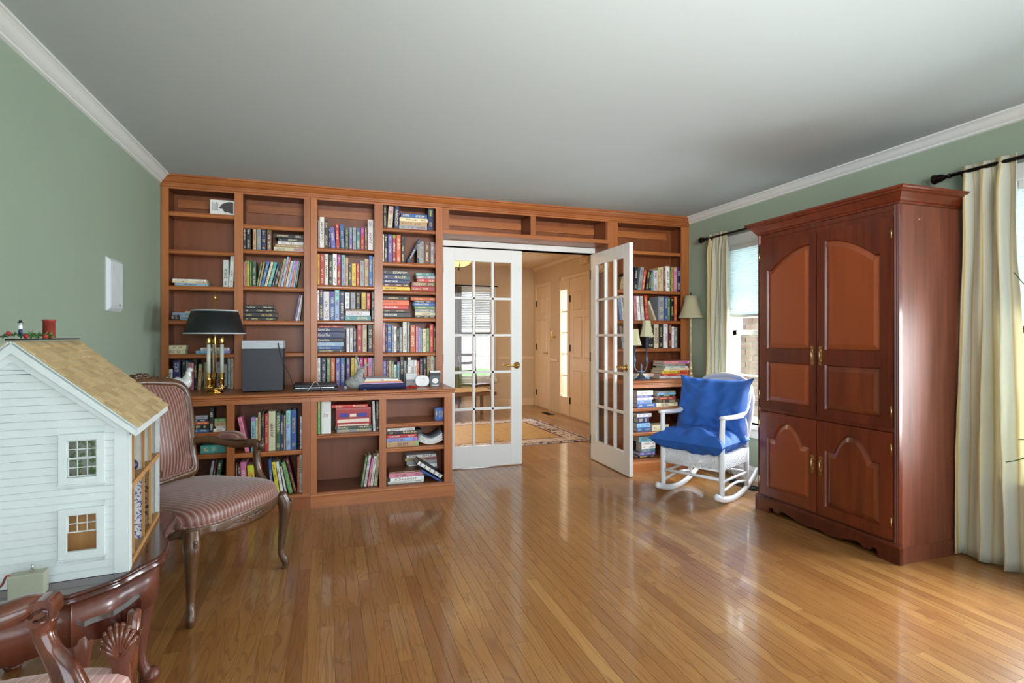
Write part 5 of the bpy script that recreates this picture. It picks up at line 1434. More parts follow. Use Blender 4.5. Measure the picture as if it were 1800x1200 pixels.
stack('fourth shelf of the leftmost bay', g1, z[3], YU, '300,316,552,560,K', 'in front', yoff=-.03, dmax=.03)
stack('fifth shelf of the leftmost bay', g1, z[4], YU, '294,327,606,613,C 294,326,613,621,C', 'left')
stack('fifth shelf of the leftmost bay', g1, z[4], YU, '352,403,611,616,W 344,404,616,621,L', 'right')
uprights('countertop behind the brass lamp', g1, CT, YU, '295,303,649,W 304,317,634,N 319,326,633,K 326.5,329,634,F 329.5,335,637,P 335.5,340,638,P 340.5,346,632,K 347,353,640,T,2 353.5,357,637,K,2 358,368,637,T,1 378,392,637,E 393,399,640,E 400,404,630,L 405,410.5,630,T')
# bay 2
z = SH[2]
uprights('second shelf of the second bay', g2, z[1], YU, '427.5,432,399,K 433,440.5,400,K 444,450,402,T 451,458.5,401,E 459.5,467,402,N 469,477,402,H')
stack('second shelf of the second bay', g2, z[1], YU, '483,534,408,415,K 489,534,416,422,K 488,534,422,427,W 484,534,427,432,T 481,534,432,439,C', 'right')
uprights('third shelf of the second bay', g2, z[2], YU, '427.5,430,460,P 430.2,434,458,T 434.2,438,459,Y 439,442,460,G 443,450,459,S 450.5,453,461,G,8 454,457,461,T,9 458,463.5,459,B,11 464.5,469,460,C,12 470,476,460,F,12 477,480.5,462,N,12 481.5,486.5,461,K,11 487.5,492,454,T,12 493,497,451,L,12 497.5,501,452,O,11 501.5,506,458,W,10 506.5,510,458,L,10 510.5,514,459,O,9 514.5,518,459,L,8 518.5,521,460,S,7')
stack('fourth shelf of the second bay', g2, z[3], YU, '430,482,533,539,K 429,482,539.5,546,K 427.5,486,546.5,555,K 428,484,555.5,561,K', 'left')
uprights('fourth shelf of the second bay', g2, z[3], YU, '517,520,518,V,9 520.5,523,519,W,9 523.5,527,524,E,5')
# bay 3
z = SH[3]
uprights('top shelf of the third bay', g3, z[0], YU, '559,561.5,387,E 562,570,381,W 570.5,577,387,K 578,580.5,400,N 582,590,399,V,-2 591,597,393,R,-2 599,606,394,B,-2 607,612.5,400,S 614,619.5,399,V 620.5,626,400,E 627,633,400,F 634,640,400,R 641,645.5,398,H 646.5,656,386,W 656.5,658,390,K')
uprights('second shelf of the third bay', g3, z[1], YU, '558.2,562,446,Y 562.5,570,446,R 570.5,577,446,W 578,584,448,K 585,592,446,W 592.5,599,447,R 600,607,448,L 607.5,612,453,T 612.5,618,463,K 618.5,626,463,Y 627,631.5,463,R 632.5,640,458,E 641,648,455,T 648.5,655,449,B 655.5,658,451,C')
uprights('third shelf of the third bay', g3, z[2], YU, '558,561,510,W 561.5,567.5,509,N 568.5,579,512,W 580,588,512,B 588.5,596.5,510,L 597.5,605,512,N')
s3 = stack('third shelf of the third bay', g3, z[2], YU, '606,650,541,545,H 608,650,545,553,W 598+8,652,553.5,562,F'.replace('598+8', '606'), 'lower right')
zt_ = s3[0].location.z
for i, e in enumerate('606.5,614.5,514,W 616,625,514,E 626,633,514,K 635.5,643,514,Y 644.5,651,515,R'.split()):
    q = e.split(','); x0, x1, yt = map(float, q[:3]); Ys = YU+.05
    X0, X1 = xat(x0, Ys), xat(x1, Ys); h = at(x0, yt, Ys).z-zt_
    mk_book((X0, Ys, zt_+.0006), (0, 0, 0), ((X1-X0)*.98, h*.9, h), q[3], '%s book standing %s on top of the teal pile, third shelf of the third bay' % (PAL[q[3]][0], ORD[i]), g3)
uprights('right end of third shelf, third bay', g3, z[2], YU, '653,658,512,K')
s = stack('fourth shelf of the third bay', g3, z[3], YU, '560,602,569,572,R 558.2,605,572.5,580,N 558.2,606,580.5,592,N 558.2,603,592.5,599,K 558.2,604,599.5,607,L 558.2,602,607.5,613,B 558.2,603,613.5,618,K', 'left')
for k in (1, 2, 3): spine_text(s[k], 'Daniel Silva', .02, .46, .55 if k != 2 else .42, INKW)
spine_text(s[4], 'Daniel Silva', .10, .62, .5, INKW); spine_text(s[5], 'Daniel Silva', .08, .5, .5, INKW)
uprights('fourth shelf of the third bay', g3, z[3], YU, '609,614,577,W 615,620,577,W 621,626.5,578,N 628,636,570,R 637.5,645,570,C 647,655,571,K 655.5,658,571,O')
uprights('on the countertop behind the stone rabbit', g3, CT, YU, '558,563,629,W 564.5,573,629,N 574.5,580,629,G 581,589,629,O 590,597.5,629,V 598.5,606,629,B 609,615,629,V 617,623,629,Y 624,631,629,C 632,638.5,629,R 639.5,646,629,R 647,654,629,P 654.5,658,629,E')
# bay 4
z = SH[4]
uprights('top shelf of the fourth bay', g4, z[0], YU, '674,680,356,K 681.5,690,362,C,2 693,701,358,N,1.5')
stack('top shelf of the fourth bay', g4, z[0], YU, '705,751,374,381,B 702.5,752,381.5,388,C 702.5,751,388.5,396,T 701.5,751,396.5,403,E', 'middle')
uprights('top shelf right end, fourth bay', g4, z[0], YU, '753,762,367,N')
uprights('second shelf of the fourth bay', g4, z[1], YU, '673.2,675,412,W 675.3,681.5,412,K 682.5,690,412,V 690.5,696,413,R 697,704.5,413,O 705.5,712,415,K 715,721,419,N,23')
uprights('right part of second shelf, fourth bay', g4, z[1], YU, '733,736.5,426,K 737,745.5,424,E 746.5,756,424,H 757,763,426,E 763.5,766,427,R')
s = stack('third shelf of the fourth bay', g4, z[2], YU, '673.3,719,473,480,K 673.3,721,480.5,490,N 673.3,720,490.5,497,N 673.3,720,497.5,503,M 673.3,721,503.5,510,Y', 'left')
spine_text(s[2], 'BRAD THOR', .08, .55, .5, INKW, True); spine_text(s[4], 'BRAD THOR', .07, .5, .45, INKN, True)
s = stack('third shelf of the fourth bay', g4, z[2], YU, '731,764,476,481,F 732,766,481.5,487,E 733,766,487.5,493,R 724,765,493.5,501,H 723,765,501.5,510,R', 'right')
s = stack('fourth shelf of the fourth bay', g4, z[3], YU, '673.3,718,517,523.5,K 673.3,719,524,533,O 673.3,717,533.5,540.5,R 673.3,715,541,546.5,K 673.3,722,547,556,K', 'left')
spine_text(s[1], 'HARLAN COBEN', .03, .55, .4, INKR, True); spine_text(s[2], 'HARLAN COBEN', .03, .58, .5, INKW, True); spine_text(s[4], 'HARLAN COBEN', .05, .5, .4, INKW, True)
s = stack('fourth shelf of the fourth bay', g4, z[3], YU, '722,765,518,523.5,O 728,765,524,528,N 727,765,528.5,534,B 729,766,534.5,539.5,G 730,766,540,546,E 730,766,546.5,552,C 730,766,552.5,556.5,K', 'right')
spine_text(s[2], 'HARLAN COBEN', .1, .7, .5, INKW, True)
uprights('fifth shelf of the fourth bay', g4, z[4], YU, '673.2,677,567,P 677.5,680,571,K 681,689,571,B 689.5,692.5,573,E 693,697.5,574,W 698,701.5,577,K 702,707.5,575,E 708.5,715.5,566,W 716,720.5,566,E 721.5,730,572,O 731,735,574,P 735.5,739.5,576,L 740,743,578,E 743.5,749,578,C 749.5,755,577,G 755.5,762,570,R 762.5,766,574,K')
uprights('countertop behind the white plaque', g4, CT, YU, '673.5,679.5,634,V 680,683.5,634,M 684,688,634,C 688.5,692,635,G 692.5,697.5,641,W 698.5,703,635,F 703.5,710,627,K 710.5,714.5,634,E 715,716.5,634,K 717,722,628,W 722.5,727.5,633,W 728,733,633,W 733.5,737.5,634,O 738,743,630,N 744.5,750,628,K 751,757,626,T 757.5,763,626,C 763.5,766,628,E')
# bay 5
z = SH[5]
uprights('second shelf right of the doors', g5, z[1], YU, '1090,1096,486,T,4 1099,1106,480,K 1108,1115,478,H 1116,1121,469,K,2 1122,1128,469,E,5 1129,1133,474,O,5 1135,1140,475,K,4 1141,1145,475,K,2 1146,1149,476,F 1149.5,1156.5,475,W 1157,1159.5,470,T 1160,1167,470,C 1167.5,1170,470,H 1170.5,1177.5,468,W 1178,1180.5,470,S 1181,1184,469,Y 1185,1191,469,P 1191.5,1197,469,N')
uprights('third shelf right of the doors', g5, z[2], YU, '1090,1094,520,L,-4 1096,1099,524,W,-4 1103,1108,522,T 1110,1115,520,H 1117,1121,520,P,-3 1122.5,1127,520,W,-3 1129.5,1134,520,W,-3 1136,1141,518,R,-3 1153,1156,528,C,-13 1158,1168,521,E 1169,1174,521,B 1174.5,1179,523,G 1180,1186,523,K 1187,1191,521,O')
uprights('fourth shelf right of the doors', g5, z[3], YU, '1095,1099,573,E,-6 1102,1108,575,T 1139,1149.5,571,K 1150.5,1159,569,C 1160,1166.5,570,K 1167.5,1175,569,W 1176,1181,569,M 1182,1186,574,W 1186.5,1191,575,E')
# base left, behind the armchair
gb = 'books in the base shelves behind the armchair'; gb2 = 'books in the base shelves beside the closed door'; gb3 = 'books in the base shelves behind the rocking chair'
stack('upper base shelf behind the armchair', gb, .57, YL, '343,364,718,724,E 342,364,724.5,729,N 342,367,729.5,734,O 342,367,734.5,743,K 342,367,743.5,749,B', 'left')
uprights('upper base shelf just left of the armchair arm', gb, .57, YL, '368,375,718,K')
stack('upper base shelf behind the armchair', gb, .57, YL, '376.5,397,731,737,G 377,397,737.5,745,T 379,397,746,750,W 374,397,751,756,W', 'right')
stack('middle base shelf behind the armchair', gb, .424, YL, '352,397,787,801,F', 'under the armchair arm', dmax=.18)
stack('middle base shelf behind the armchair', gb, .424+.0, YL, '300,338,770,800,H', 'hidden behind the chair back', dmax=.18)
uprights('bottom base shelf behind the armchair', gb, .105, YL, '288,292,815,W 293,296,820,L 297,302,818,B 330,334,815,K 360,365,810,E,12 367,370,808,M,12 373,381,810,S,10')
uprights('middle base shelf of second base bay', gb, .416, YL, '431,438,733,P,-14 441,448,734,L 449,452.5,734,C 453.5,458,725,T 459,464.5,725,K 465.5,471,727,R 472,484,723,C 485,493,725,S 493.5,498,729,N 498.5,501.5,730,T 502.5,510.5,722,L 511.5,521,721,B 527,531,732,W')
uprights('bottom shelf of second base bay', gb, .105, YL, '414,417,815,M 418,422,816,K 425,435,812,P,-3 437,449,818,Y,-3 452,455.5,814,E,-3 458,462,816,R,-3 476,481,808,B,-5 485,491.5,812,Y,-8 493.5,498,812,W,-9 501,504,820,W,-9 508,515,812,G,-14 517,522,806,M,-16 522.5,526,802,O 526.5,531,799,W')
s = uprights('middle base shelf of third base bay', gb2, .516, YL, '558.5,563,706,G 565,582,706,W 656,660,705,W,-1.5 661,666.5,705,K')
spine_text_up(s[1], 'Joy', .50, .66, .55, INKR, 0)
ck = stack('middle base shelf of third base bay', gb2, .516, YL, '583,647,712,717,R 590,652,717.5,750,R 589,654,750.5,756,S 592,653,756.5,762,E', 'cookbook')
b_ = ck[1]; b_.data = BM[1]; bpy.context.view_layer.update()
th, d_, L = b_.scale; c0 = b_.location; PK = plain('cover_print_blue', srgb(60, 60, 150), .5, nvar=.2, nscale=60); PW = plain('cover_print_cream', srgb(236, 214, 200), .5, nvar=.1)
for (u0, u1, v0, v1, mt) in ((.12, .36, .30, .52, PK), (.62, .88, .30, .52, PK), (.40, .58, .34, .50, PW), (.05, .95, .62, .80, PW), (.06, .94, .90, .98, PW)):
    q = MB().box(c0.x+L*u0, c0.x+L*u1, c0.y-.0016, c0.y-.0004, c0.z-th*(1-(1-v1) if False else v1), c0.z-th*v0).build('cover_print', mt); q.parent = b_; q.matrix_parent_inverse = b_.matrix_world.inverted()
uprights('bottom shelf of third base bay', gb2, .105, YL, '634,638,803,G,9 639.5,644,800,W,9 646,649.5,806,P,8 651,656,802,W,7 657.5,663,797,C,6')
stack('upper base shelf of fourth base bay', gb2, .57, YL, '765,780,716,738,B', 'at the right end', dmax=.12, yoff=.02)
stack('middle base shelf of fourth base bay', gb2, .385, YL, '681,730,753,758,W 680,742,758.5,765,K 680,733,765.5,771,R 680,734,771.5,778,L 680,736,778.5,788,T', 'left')
stack('bottom shelf of fourth base bay', gb2, .105, YL, '684,740,830,833,H 684,742,833.5,841,P 686,745,841.5,848,W 682,745,848.5,853,W', 'left')
stack('back of bottom shelf, fourth base bay', gb2, .105, YL, '715,767,799,804,W 712,768,804.5,810,T 715,768,810.5,817,E 718,768,817.5,823,W 716,769,823.5,829,V 716,769,829.5,836,W 716,769,836.5,841,K', 'magazine', yoff=.15, dmax=.14)
# two big books sliding against the side
def slab_book(c, px0, px1, th, z0, label, yo):
    p0, p1 = at(*px0, YL+.03+yo), at(*px1, YL+.03+yo); d = p1-p0; L = (p1-p0).length; a = math.atan2(-d.z, d.x)
    o = mk_book((p0.x, YL+.03+yo, p0.z), (0, PI/2+a, 0), (th, .20, L), c, label, gb2, True); return o
o = slab_book('B', (741, 825), (779, 846), .013, 0, 'blue book sliding under the white glass book, bottom shelf, fourth base bay', 0)
o = slab_book('K', (737, 809), (779, 834), .036, 0, 'thick book titled GLASS slid against the side, bottom shelf, fourth base bay', 0)
bpy.context.view_layer.update()
th, d_, L = o.scale; mw = o.matrix_world
lab = MB().box(.16, .86, -.006, .01, .01, .99).build('spine_label', M['whitepaper'], o)
for k, ch in enumerate('GLASS'):
    v = mw @ Vector((.5, -.009, .12+k*.19)); text_on(o, ch, .016, .021, v, (PI/2, o.rotation_euler.y-PI/2, 0), INKK, True)
# curved magazines
t = thing('magazine_pile', 'pile of floppy grey magazines curling on the middle shelf, fourth base bay', 'magazines', (xat(758, YL+.05), YL+.06, .386))
for k in range(5):
    hw = .094; zz = .008+k*.0105
    MB().grid(lambda u, v: ((2*u-1)*hw*(1-.02*k), .0+.20*v, zz+.030*abs(2*u-1)**2.2+.004*k*abs(2*u-1)), 16, 2).build('magazine', M['mag'] if k == 4 else M['whitepaper'], t, solid=.007)
# base right
stack('upper base shelf behind the rocking chair', gb3, RS[0], YR, '1120.5,1148,683,691,W 1120.5,1146,692,696,V 1120.5,1148,697,701,W 1120.5,1146,702,708,L 1120.5,1153,709,716,B', 'left')
stack('upper base shelf behind the rocking chair', gb3, RS[0], YR, '1157,1188,685,688,E 1157,1189,688.5,692,L 1160,1187,692.5,696,K 1158,1188,696.5,701,R 1164,1193,701.5,707,K 1155,1192,707.5,714,C', 'right')
s = stack('middle base shelf behind the rocking chair', gb3, RS[1], YR, '1120.5,1146,725,731,W 1122,1141,731.5,742,N 1120.5,1143,742.5,750,L 1120.5,1145,750.5,758,B', 'left')
stack('middle shelf behind the rocking chair', gb3, RS[1], YR, '1147,1176,748,758,C', 'behind the chair arm')
stack('bottom base shelf behind the rocking chair', gb3, .105, YR, '1124,1152,768,778,L 1128,1152,778.5,784,W 1128,1152,784.5,791,W 1128,1152,791.5,797,F 1124,1152,797.5,803,V 1122,1152,803.5,808,K', 'left')
# pile on the right countertop
stack('on the countertop by the window lamp', 'books piled on the right countertop', CT, YR+.12, '1168,1212,632,637,P 1166,1206,637.5,642,E 1171,1210,642.5,646,W 1167,1212,646.5,650,C 1165,1211,650.5,656,Y 1163,1214,656.5,661,R 1160,1216,661.5,665,W', 'tall', dmax=.22)
stack('on the countertop beside the candlestick lamp', 'books piled on the right countertop', CT, YR+.10, '1120,1150,658,663,C 1117,1143,663.5,668,L', 'low', dmax=.15)
print('books', cnt[0])
# ================================================================ things on the countertops
def on(x, Y): return Vector((xat(x, Y), Y, CT+.0005))
# brass bouillotte lamp
p = on(378, 4.33)
k = (p.x*SA+p.y*CA)/F                                       # metres per pixel there
t = thing('bouillotte_lamp', 'brass bouillotte lamp with black shade and candle sleeves before the leftmost bay', 'lamp', p, .35)
h = lambda y: (684-y)*k+.0
MB().lathe([(0, 0), (.055, 0), (.058, .004), (.05, .009), (.034, .012), (.03, .02), (.075, .026), (.082, .034), (.080, .036), (.02, .03), (0, .03)], n=28).build('base', M['brass'], t)
MB().tube([(0, 0, .02), (0, 0, h(507))], .0055, 12).build('stem', M['brass'], t)
MB().lathe([(.0, h(512)), (.006, h(511)), (.006, h(521)), (.010, h(519)), (.012, h(516)), (.006, h(513)), (.003, h(509)), (0, h(506))], n=14).build('finial', M['brass'], t)
R0, R1 = 48.5*k, 36.5*k
MB().lathe([(R0, h(580)), (R0-.001, h(579)), (R1, h(541)), (R1-.002, h(541)), (R0-.004, h(580))], n=48).build('shade', M['shade_black'], t)
MB().lathe([(R0-.0045, h(579.5)), (R1-.0025, h(541.5))], n=48).build('shade_lining', M['shade_lin'], t, solid=.001)
MB().lathe([(R0+.001, h(581)), (R0+.0015, h(579)), (R0-.003, h(579)), (R0-.003, h(581))], n=48).build('lower_trim', M['whitepl'], t)
MB().lathe([(R1+.001, h(541.5)), (R1+.0015, h(539.5)), (R1-.002, h(539.5)), (R1-.002, h(541.5))], n=48).build('upper_trim', M['whitepl'], t)
m = MB()
for j in range(3):
    aa = 2*PI*j/3; m.tube([(0, 0, h(541)), (R1*math.cos(aa), R1*math.sin(aa), h(542))], .0025, 6)
m.build('spider', M['brass'], t)
for j, aa in enumerate((math.radians(200), math.radians(330), math.radians(85))):
    cx, cy = .046*math.cos(aa), .046*math.sin(aa)
    ca = MB().lathe([(.0, h(684)+.036), (.030, h(684)+.038), (.034, h(684)+.044), (.012, h(684)+.046), (.016, h(684)+.055), (.0145, h(662)), (.0175, h(661)), (.0175, h(658)), (.0145, h(657)), (.018, h(650)), (.014, h(649))], c=(cx, cy, 0), n=18).build('candle_cup', M['brass'], t)
    MB().lathe([(.0125, h(650)), (.0125, h(599)), (.0, h(599))], c=(cx, cy, 0), n=18).build('candle_sleeve', M['candle'], ca)
    MB().lathe([(.013, h(599)), (.0145, h(596)), (.0145, h(588)), (.012, h(586)), (0, h(586))], c=(cx, cy, 0), n=18).build('socket', M['brass'], ca)
    MB().lathe([(.008, h(586)), (.014, h(578)), (.011, h(568)), (.003, h(556)), (0, h(555))], c=(cx, cy, 0), n=14).build('bulb', M['glass'], ca)
MB().tube([(-.046*.9, 0, h(596)), (.046*.9, -.01, h(597))], .002, 6).build('crossbar', M['brass'], t)
# white ceramic goose
p = on(312, 4.26)
t = thing('ceramic_goose', 'white ceramic goose figurine at the left end of the countertop', 'figurine', p, .2); t.scale = (1.3, 1.3, 1.35)
m = MB(); P = bez([(-.085, 0, .055), (-.05, 0, .050), (0, 0, .050), (.035, 0, .062), (.048, 0, .095), (.050, 0, .118)], 6)
m.tube(P, interp([.006, .026, .038, .030, .015, .012], len(P)), 14, sq=1.1); m.ball((.056, 0, .124), (.016, .012, .013), 12); m.lathe([(.030, 0), (.032, .006), (.02, .02)], n=16)
m.build('body', M['ceramic'], t)
MB().tube([(.068, 0, .122), (.088, 0, .117)], [.006, .002], 8).build('beak', M['brassd'], t)
# black speaker cabinet with grey top
x0, x1 = xat(425, 4.27), xat(497, 4.27)
t = thing('subwoofer', 'charcoal speaker cabinet with light grey top standing on the countertop', 'speaker', Vector(((x0+x1)/2, 4.27, CT+.0005)))
H_ = at(460, 598, 4.27).z-CT; w = (x1-x0)/2; zc = at(460, 613, 4.27).z-CT
MB().box(-w, w, 0, .22, .006, zc).build('cabinet', M['charcoal'], t, bev=.003)
MB().box(-w-.001, w+.001, -.001, .221, zc+.0005, H_).build('top_cap', M['greytop'], t, bev=.003)
for a in (-.1, .1):
    for b in (.03, .19): MB().lathe([(.012, 0), (.012, .006)], c=(a, b, 0), n=12).build('foot', M['black'], t)
m = MB(); m.tube(bez([(w-.03, -.002, H_-.02), (w-.02, -.008, H_-.08), (w+.01, -.012, H_-.17), (w+.05, -.012, H_-.26), (w+.08, -.01, .02)], 6), .0035, 6); m.build('power_cable', M['black'], t)
# black folders on a wire easel
x0, x1 = xat(514, 4.22), xat(595, 4.22)
t = thing('document_case', 'flat black document case lying on the countertop', 'case', Vector(((x0+x1)/2, 4.22, CT+.0005)))
w = (x1-x0)/2
MB().box(-w, w, 0, .22, 0, .024).build('lower_case', M['black'], t, bev=.006)
MB().box(-w+.004, w-.01, .004, .215, .025, .052).build('upper_case', M['black'], t, bev=.008)
MB().box(-w+.02, w-.03, -.001, .01, .0225, .0265).build('zipper', M['silver'], t)
t = thing('wire_easel', 'bent silver wire stand in front of the black document case', 'stand', Vector((xat(554, 4.19), 4.19, CT+.0005)))
MB().tube(bez([(-.055, -.018, .002), (-.03, -.008, .035), (0, 0, .072), (.03, -.008, .035), (.055, -.018, .002)], 6), .0022, 6).build('wire', M['silver'], t)
# stone rabbit
p = on(628, 4.20); p.y = 4.215
k = (p.x*SA+p.y*CA)/F; hh = lambda y: (685-y)*k
t = thing('stone_rabbit', 'speckled grey stone rabbit with raised ears on the countertop', 'figurine', p)
m = MB(); m.ball((-.012, .015, hh(672)), (.075, .045, .048), 16)
P = bez([(.000, .01, hh(668)), (.018, .0, hh(657)), (.026, 0, hh(649))], 5); m.tube(P, interp([.042, .028, .024], len(P)), 14); m.ball((.030, -.006, hh(652)), (.030, .024, .024), 12)
P = bez([(.018, .006, hh(647)), (.010, .01, hh(637)), (-.006, .012, hh(627)), (-.008, .012, hh(619)-.02)], 5); m.tube(P, interp([.010, .015, .014, .005], len(P)), 10, sq=.6)
P = bez([(.034, .006, hh(648)), (.060, .008, hh(643)), (.086, .012, hh(640)), (.098, .012, hh(637))], 5); m.tube(P, interp([.010, .015, .014, .005], len(P)), 10, sq=.6)
m.ball((.055, -.012, hh(683)), (.022, .02, .014), 10); m.ball((-.085, .02, .018), (.016, .016, .016), 10)
m.build('body', M['stone'], t)
MB().lathe([(.014, 0), (.014, .001), (0, .0012)], n=14, M=Matrix.Translation((-.012, .03-.045, hh(664)))).build('leaf_print', M['leafg'], t)
# navy binder with papers
x0, x1 = xat(631, 4.19), xat(714, 4.19)
t = thing('navy_binder', 'navy zipped binder lying under colored papers on the countertop', 'binder', Vector(((x0+x1)/2, 4.19, CT+.0005)))
w = (x1-x0)/2; m = MB(); m.prism([(0, .002), (.24, .002), (.24, .040), (.01, .043), (-.008, .036), (-.014, .022), (-.008, .008)], 0, -w, w); m.build('cover', M['navy'], t, bev=.004)
zz = .0445
for i, (a, b, c, hh_) in enumerate(((-w+.035, w-.02, plain('lilac_paper', srgb(196, 180, 220), .8), .006), (-w+.02, w-.03, plain('coral_paper', srgb(232, 130, 104), .8), .008), (-w+.03, w-.04, plain('cream_paper', srgb(236, 226, 180), .8), .006), (-w+.045, w-.06, M['whitepaper'], .010), (-w+.05, w-.12, plain('pale_grey_paper', srgb(196, 198, 206), .8), .008))):
    p_ = thing('paper_sheaf', ['lilac sheaf of papers directly on the navy binder', 'coral sheaf of papers on the navy binder', 'cream sheaf of papers above the coral papers', 'white stack of papers above the cream sheaf', 'pale grey booklet topmost above the navy binder'][i], 'papers', t.location+Vector((0, 0, zz)), 0, 'papers on the navy binder')
    MB().box(a, b, .01+.004*i, .21, 0, hh_).build('sheets', c, p_, bev=.001); zz += hh_+.0006
MB().lathe([(.008, 0), (.010, .006), (0, .007)], c=(0, .005, zz-.018), n=12).build('clip', M['brassd'], t)
t = thing('red_ribbon', 'crumpled red ribbon at the right end of the navy binder', 'ribbon', Vector((xat(720, 4.23), 4.23, CT+.0005)))
m = MB(); rr = random.Random(3)
for j in range(7): m.tube(bez([(-.03+.01*j, rr.uniform(-.01, .01), .006), (-.02+.01*j, rr.uniform(-.02, .02), rr.uniform(.012, .022)), (-.005+.01*j, rr.uniform(-.02, .02), .005), (.012+.005*j, rr.uniform(-.01, .01), rr.uniform(.004, .01))], 4), .004, 6)
m.build('loops', M['red'], t)
# white boxes, plaque, grey box
def box_on(x0, x1, Y, z0, y_top, name, label, mat, d=.07):
    a, b = xat(x0, Y), xat(x1, Y); hgt = at((x0+x1)/2, y_top, Y).z-z0
    t = thing(name, label, 'box', Vector(((a+b)/2, Y, z0)))
    MB().box(-(b-a)/2, (b-a)/2, 0, d, 0, hgt-.014).build('tray', mat, t, bev=.002)
    MB().box(-(b-a)/2-.001, (b-a)/2+.001, -.001, d+.001, hgt-.0135, hgt).build('lid', mat, t, bev=.002)
    return z0+hgt
zz = box_on(714, 730, 4.36, CT+.0005, 667, 'jewelry_box', 'speckled white box, lower of the pair on the countertop', M['stone'])
box_on(714, 731, 4.36, zz+.0005, 656, 'jewelry_box', 'plain white box, upper of the pair on the countertop', M['whitepl'])
p = on(742.5, 4.32); k = (p.x*SA+p.y*CA)/F
t = thing('stone_plaque', 'rounded white engraved plaque standing on the countertop', 'plaque', p)
m = MB(); q = []
for i in range(36):
    a = 2*PI*i/36; q.append((12*k*math.copysign(abs(math.cos(a))**.72, math.cos(a)), 10*k+.001+9.6*k*math.copysign(abs(math.sin(a))**.8, math.sin(a))))
m.prism(q, 1, 0, .022, smooth=False); m.build('disc', M['ceramic'], t, bev=.004)
for a, b, w_ in ((-.022, .058, .006), (-.002, .060, .022), (-.004, .036, .026)): MB().box(a, a+w_, -.0008, -.0001, b, b+.003).build('engraved_mark', M['mag'], t)
p = on(765, 4.33)
x0, x1 = xat(756, 4.33), xat(774, 4.33); w = (x1-x0)/2; hgt = at(765, 652, 4.33).z-CT
t = thing('ornament_box', 'small slate grey boxed ornament at the right end of the countertop', 'box', Vector(((x0+x1)/2, 4.33, CT+.0005)))
MB().box(-w, w, 0, .05, 0, hgt).build('carton', plain('slate_card', srgb(84, 96, 104), .6), t, bev=.001)
MB().box(-w+.002, w-.002, -.001, -.0001, hgt*.70, hgt*.90).build('dark_window', M['black'], t)
MB().box(-w, w, -.0012, .05, hgt-.012, hgt+.001).build('white_flap', M['whitepaper'], t)
MB().prism([(w*.6*math.cos(2*PI*i/20), hgt*.36+hgt*.17*math.sin(2*PI*i/20)) for i in range(20)], 1, -.001, -.0001).build('oval_label', M['whitepaper'], t)
MB().box(-w*.7, w*.7, -.001, -.0001, hgt*.05, hgt*.10).build('white_line', M['whitepaper'], t)

# right countertop: buffet lamp with bell shade
p = on(1232, 4.44); p.x = min(p.x, 3.335); k = (p.x*SA+p.y*CA)/F; hh = lambda y: (666-y)*k
t = thing('buffet_lamp', 'slender gilt buffet lamp with cream bell shade beside the curtain', 'lamp', p)
pr = [(0, 0), (.045, 0), (.046, .006), (.036, .012), (.040, .018), (.026, .028), (.020, .034), (.030, .046), (.022, .056), (.012, .064), (.020, .078), (.024, .095), (.018, .115), (.011, .135), (.009, hh(628)-.01), (.016, hh(628)), (.018, hh(626)), (.008, hh(623)), (.0075, hh(580)), (.010, hh(578)), (.016, hh(575)), (.010, hh(571)), (.009, hh(569)), (.007, hh(566)), (.008, hh(556)), (0, hh(555))]
MB().lathe(pr, n=18).build('stem', M['gilt'], t)
m = MB(); n = 8; vs = []; 
sp = [(22*k, hh(561)), (18.5*k, hh(556)), (14.5*k, hh(545)), (11.5*k, hh(534)), (9.5*k, hh(522))]
m.lathe(sp, n=40); m.build('bell_shade', M['shade_cr'], t, solid=.002)
m = MB()
for j in range(8):
    a = 2*PI*j/8; m.tube([(r*1.006*math.cos(a), r*1.006*math.sin(a), z_) for r, z_ in sp], .0012, 5)
m.build('shade_rib', M['shade_cr'], t)
MB().tube([(0, 0, hh(556)), (0, 0, hh(520))], .003, 8).build('harp', M['gilt'], t)
MB().lathe([(.004, hh(522)), (.008, hh(520)), (.004, hh(518.5)), (.006, hh(517)), (0, hh(515.5))], n=12).build('finial', M['bronze'], t)
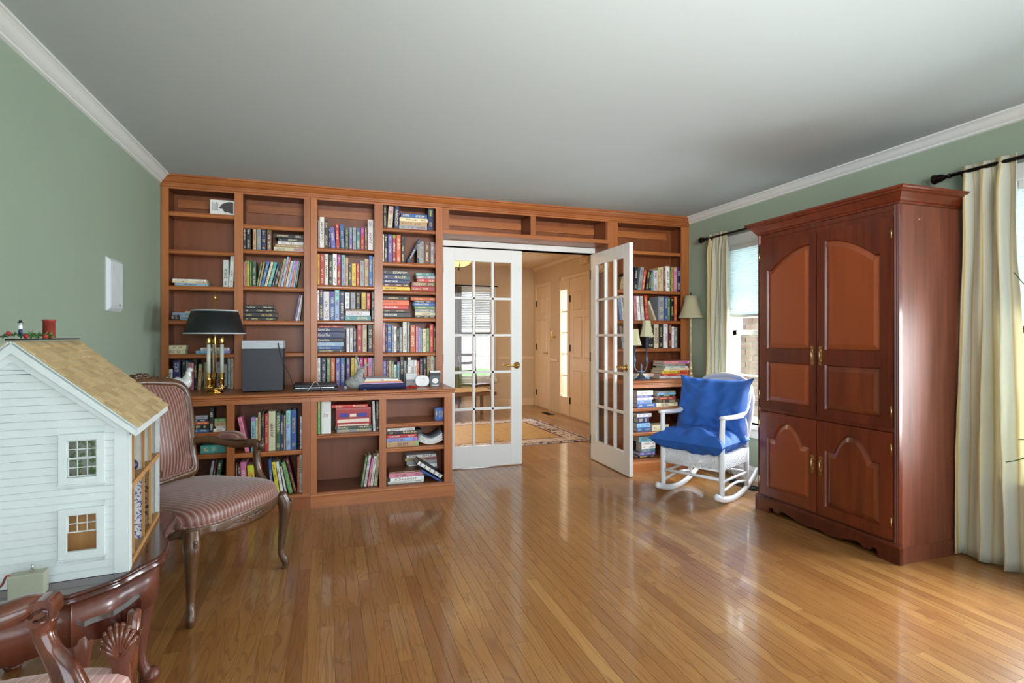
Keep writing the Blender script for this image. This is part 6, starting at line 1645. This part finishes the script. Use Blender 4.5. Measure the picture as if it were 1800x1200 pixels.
# two-light candlestick lamp
p = on(1127, 4.42); k = (p.x*SA+p.y*CA)/F; hh = lambda y: (662-y)*k
t = thing('candelabra_lamp', 'blue grey pewter candelabra lamp with two small cream shades', 'lamp', p)
MB().lathe([(0, 0), (.060, 0), (.060, .008), (.045, .014), (.030, .03), (.014, .05), (.010, hh(645)), (.008, hh(641)), (.012, hh(639)), (.004, hh(634)), (0, hh(632))], n=20).build('base', M['pewter'], t)
arm = MB()
for j, (dx, yt) in enumerate(((-13.5, 574), (11, 559))):
    x = dx*k; lo = hh(633)
    arm.tube(bez([(0, 0, hh(648)), (x*.55, 0, hh(648)), (x*.98, 0, hh(641)), (x, 0, lo)], 6), .008, 8)
    arm.lathe([(.005, lo-.004), (.026, lo), (.027, lo+.003), (.010, lo+.008), (.016, lo+.022), (.018, lo+.032), (.010, lo+.045), (.013, lo+.052), (.009, lo+.058), (.0095, hh(yt)-.13), (0, hh(yt)-.128)], c=(x, 0, 0), n=14)
    arm.tube([(x, 0, lo+.05), (x, 0, hh(yt)-.02)], .0085, 10)
    z1, z0 = hh(yt), hh(yt+28)
    MB().lathe([(12.5*k, z0), (10*k, z0+8*k), (7.8*k, z0+17*k), (6.6*k, z1)], c=(x, 0, 0), n=8, smooth=False).build('shade', M['shade_cr'], t, solid=.002)
    MB().tube([(x-6.4*k, 0, z1-.004), (x+6.4*k, 0, z1-.004)], .0015, 5).build('shade_carrier', M['pewter'], t)
arm.build('arms', M['pewter'], t)
# potted palm at the right edge, only its frond tips are in view
t = thing('potted_palm', 'potted palm whose leaf tips reach in at the right edge', 'plant', (3.02, 1.18, 0))
MB().lathe([(0, 0), (.11, 0), (.15, .26), (.165, .26), (.165, .30), (.145, .30), (.14, .25), (0, .25)], n=28).build('pot', M['clay'], t)
MB().lathe([(.0, .262), (.138, .258)], n=20).build('soil', M['gap'], t)
rr = random.Random(12)
def frond(tip, w):
    b = Vector((rr.uniform(-.03, .03), rr.uniform(-.03, .03), .26)); tp = Vector(tip)-Vector(t.location)
    md = b.lerp(tp, .55)+Vector((0, 0, .22)); sp = bez([b, md, tp], 8); m = MB()
    m.tube(sp, interp([.006, .004, .0015], len(sp)), 6)
    side = (tp-b).cross(Vector((0, 0, 1))).normalized(); N_ = len(sp)
    for i in range(3, N_-1):
        wa, wb = [w*.16*math.sin(PI*min(1, (q-2)/(N_-3))) for q in (i, i+1)]
        m.add([sp[i]-side*wa, sp[i]+Vector((0, 0, -wa*.3)), sp[i]+side*wa, sp[i+1]-side*wb, sp[i+1]+Vector((0, 0, -wb*.3)), sp[i+1]+side*wb], [(0, 1, 4, 3), (1, 2, 5, 4)])
    m.build('frond', M['leafg'], t, solid=.0008)
for tx, ty, Yp in ((1768, 812, 1.52), (1790, 772, 1.48), (1782, 478, 1.50)):
    tp = at(tx, ty, Yp); frond(tp, .09)
for j in range(7):
    a = j*.9+.3; frond((3.02+.26*math.cos(a), .95+.26*math.sin(a), .75+.2*rr.random()), .12)
# unseen patio door frame, added with the fill light behind the camera
e = sempty('window_5', 'patio door behind the camera', (1.1, YF, 0))
m = MB()
for a, b in ((-1.85, -1.79), (-.65, -.59), (.59, .65), (1.79, 1.85)): m.box(a, b, -.08, -.03, .1, 2.2)
m.box(-1.85, 1.85, -.08, -.03, .1, .16); m.box(-1.85, 1.85, -.08, -.03, 2.14, 2.2); m.build('frame', M['white'], e)
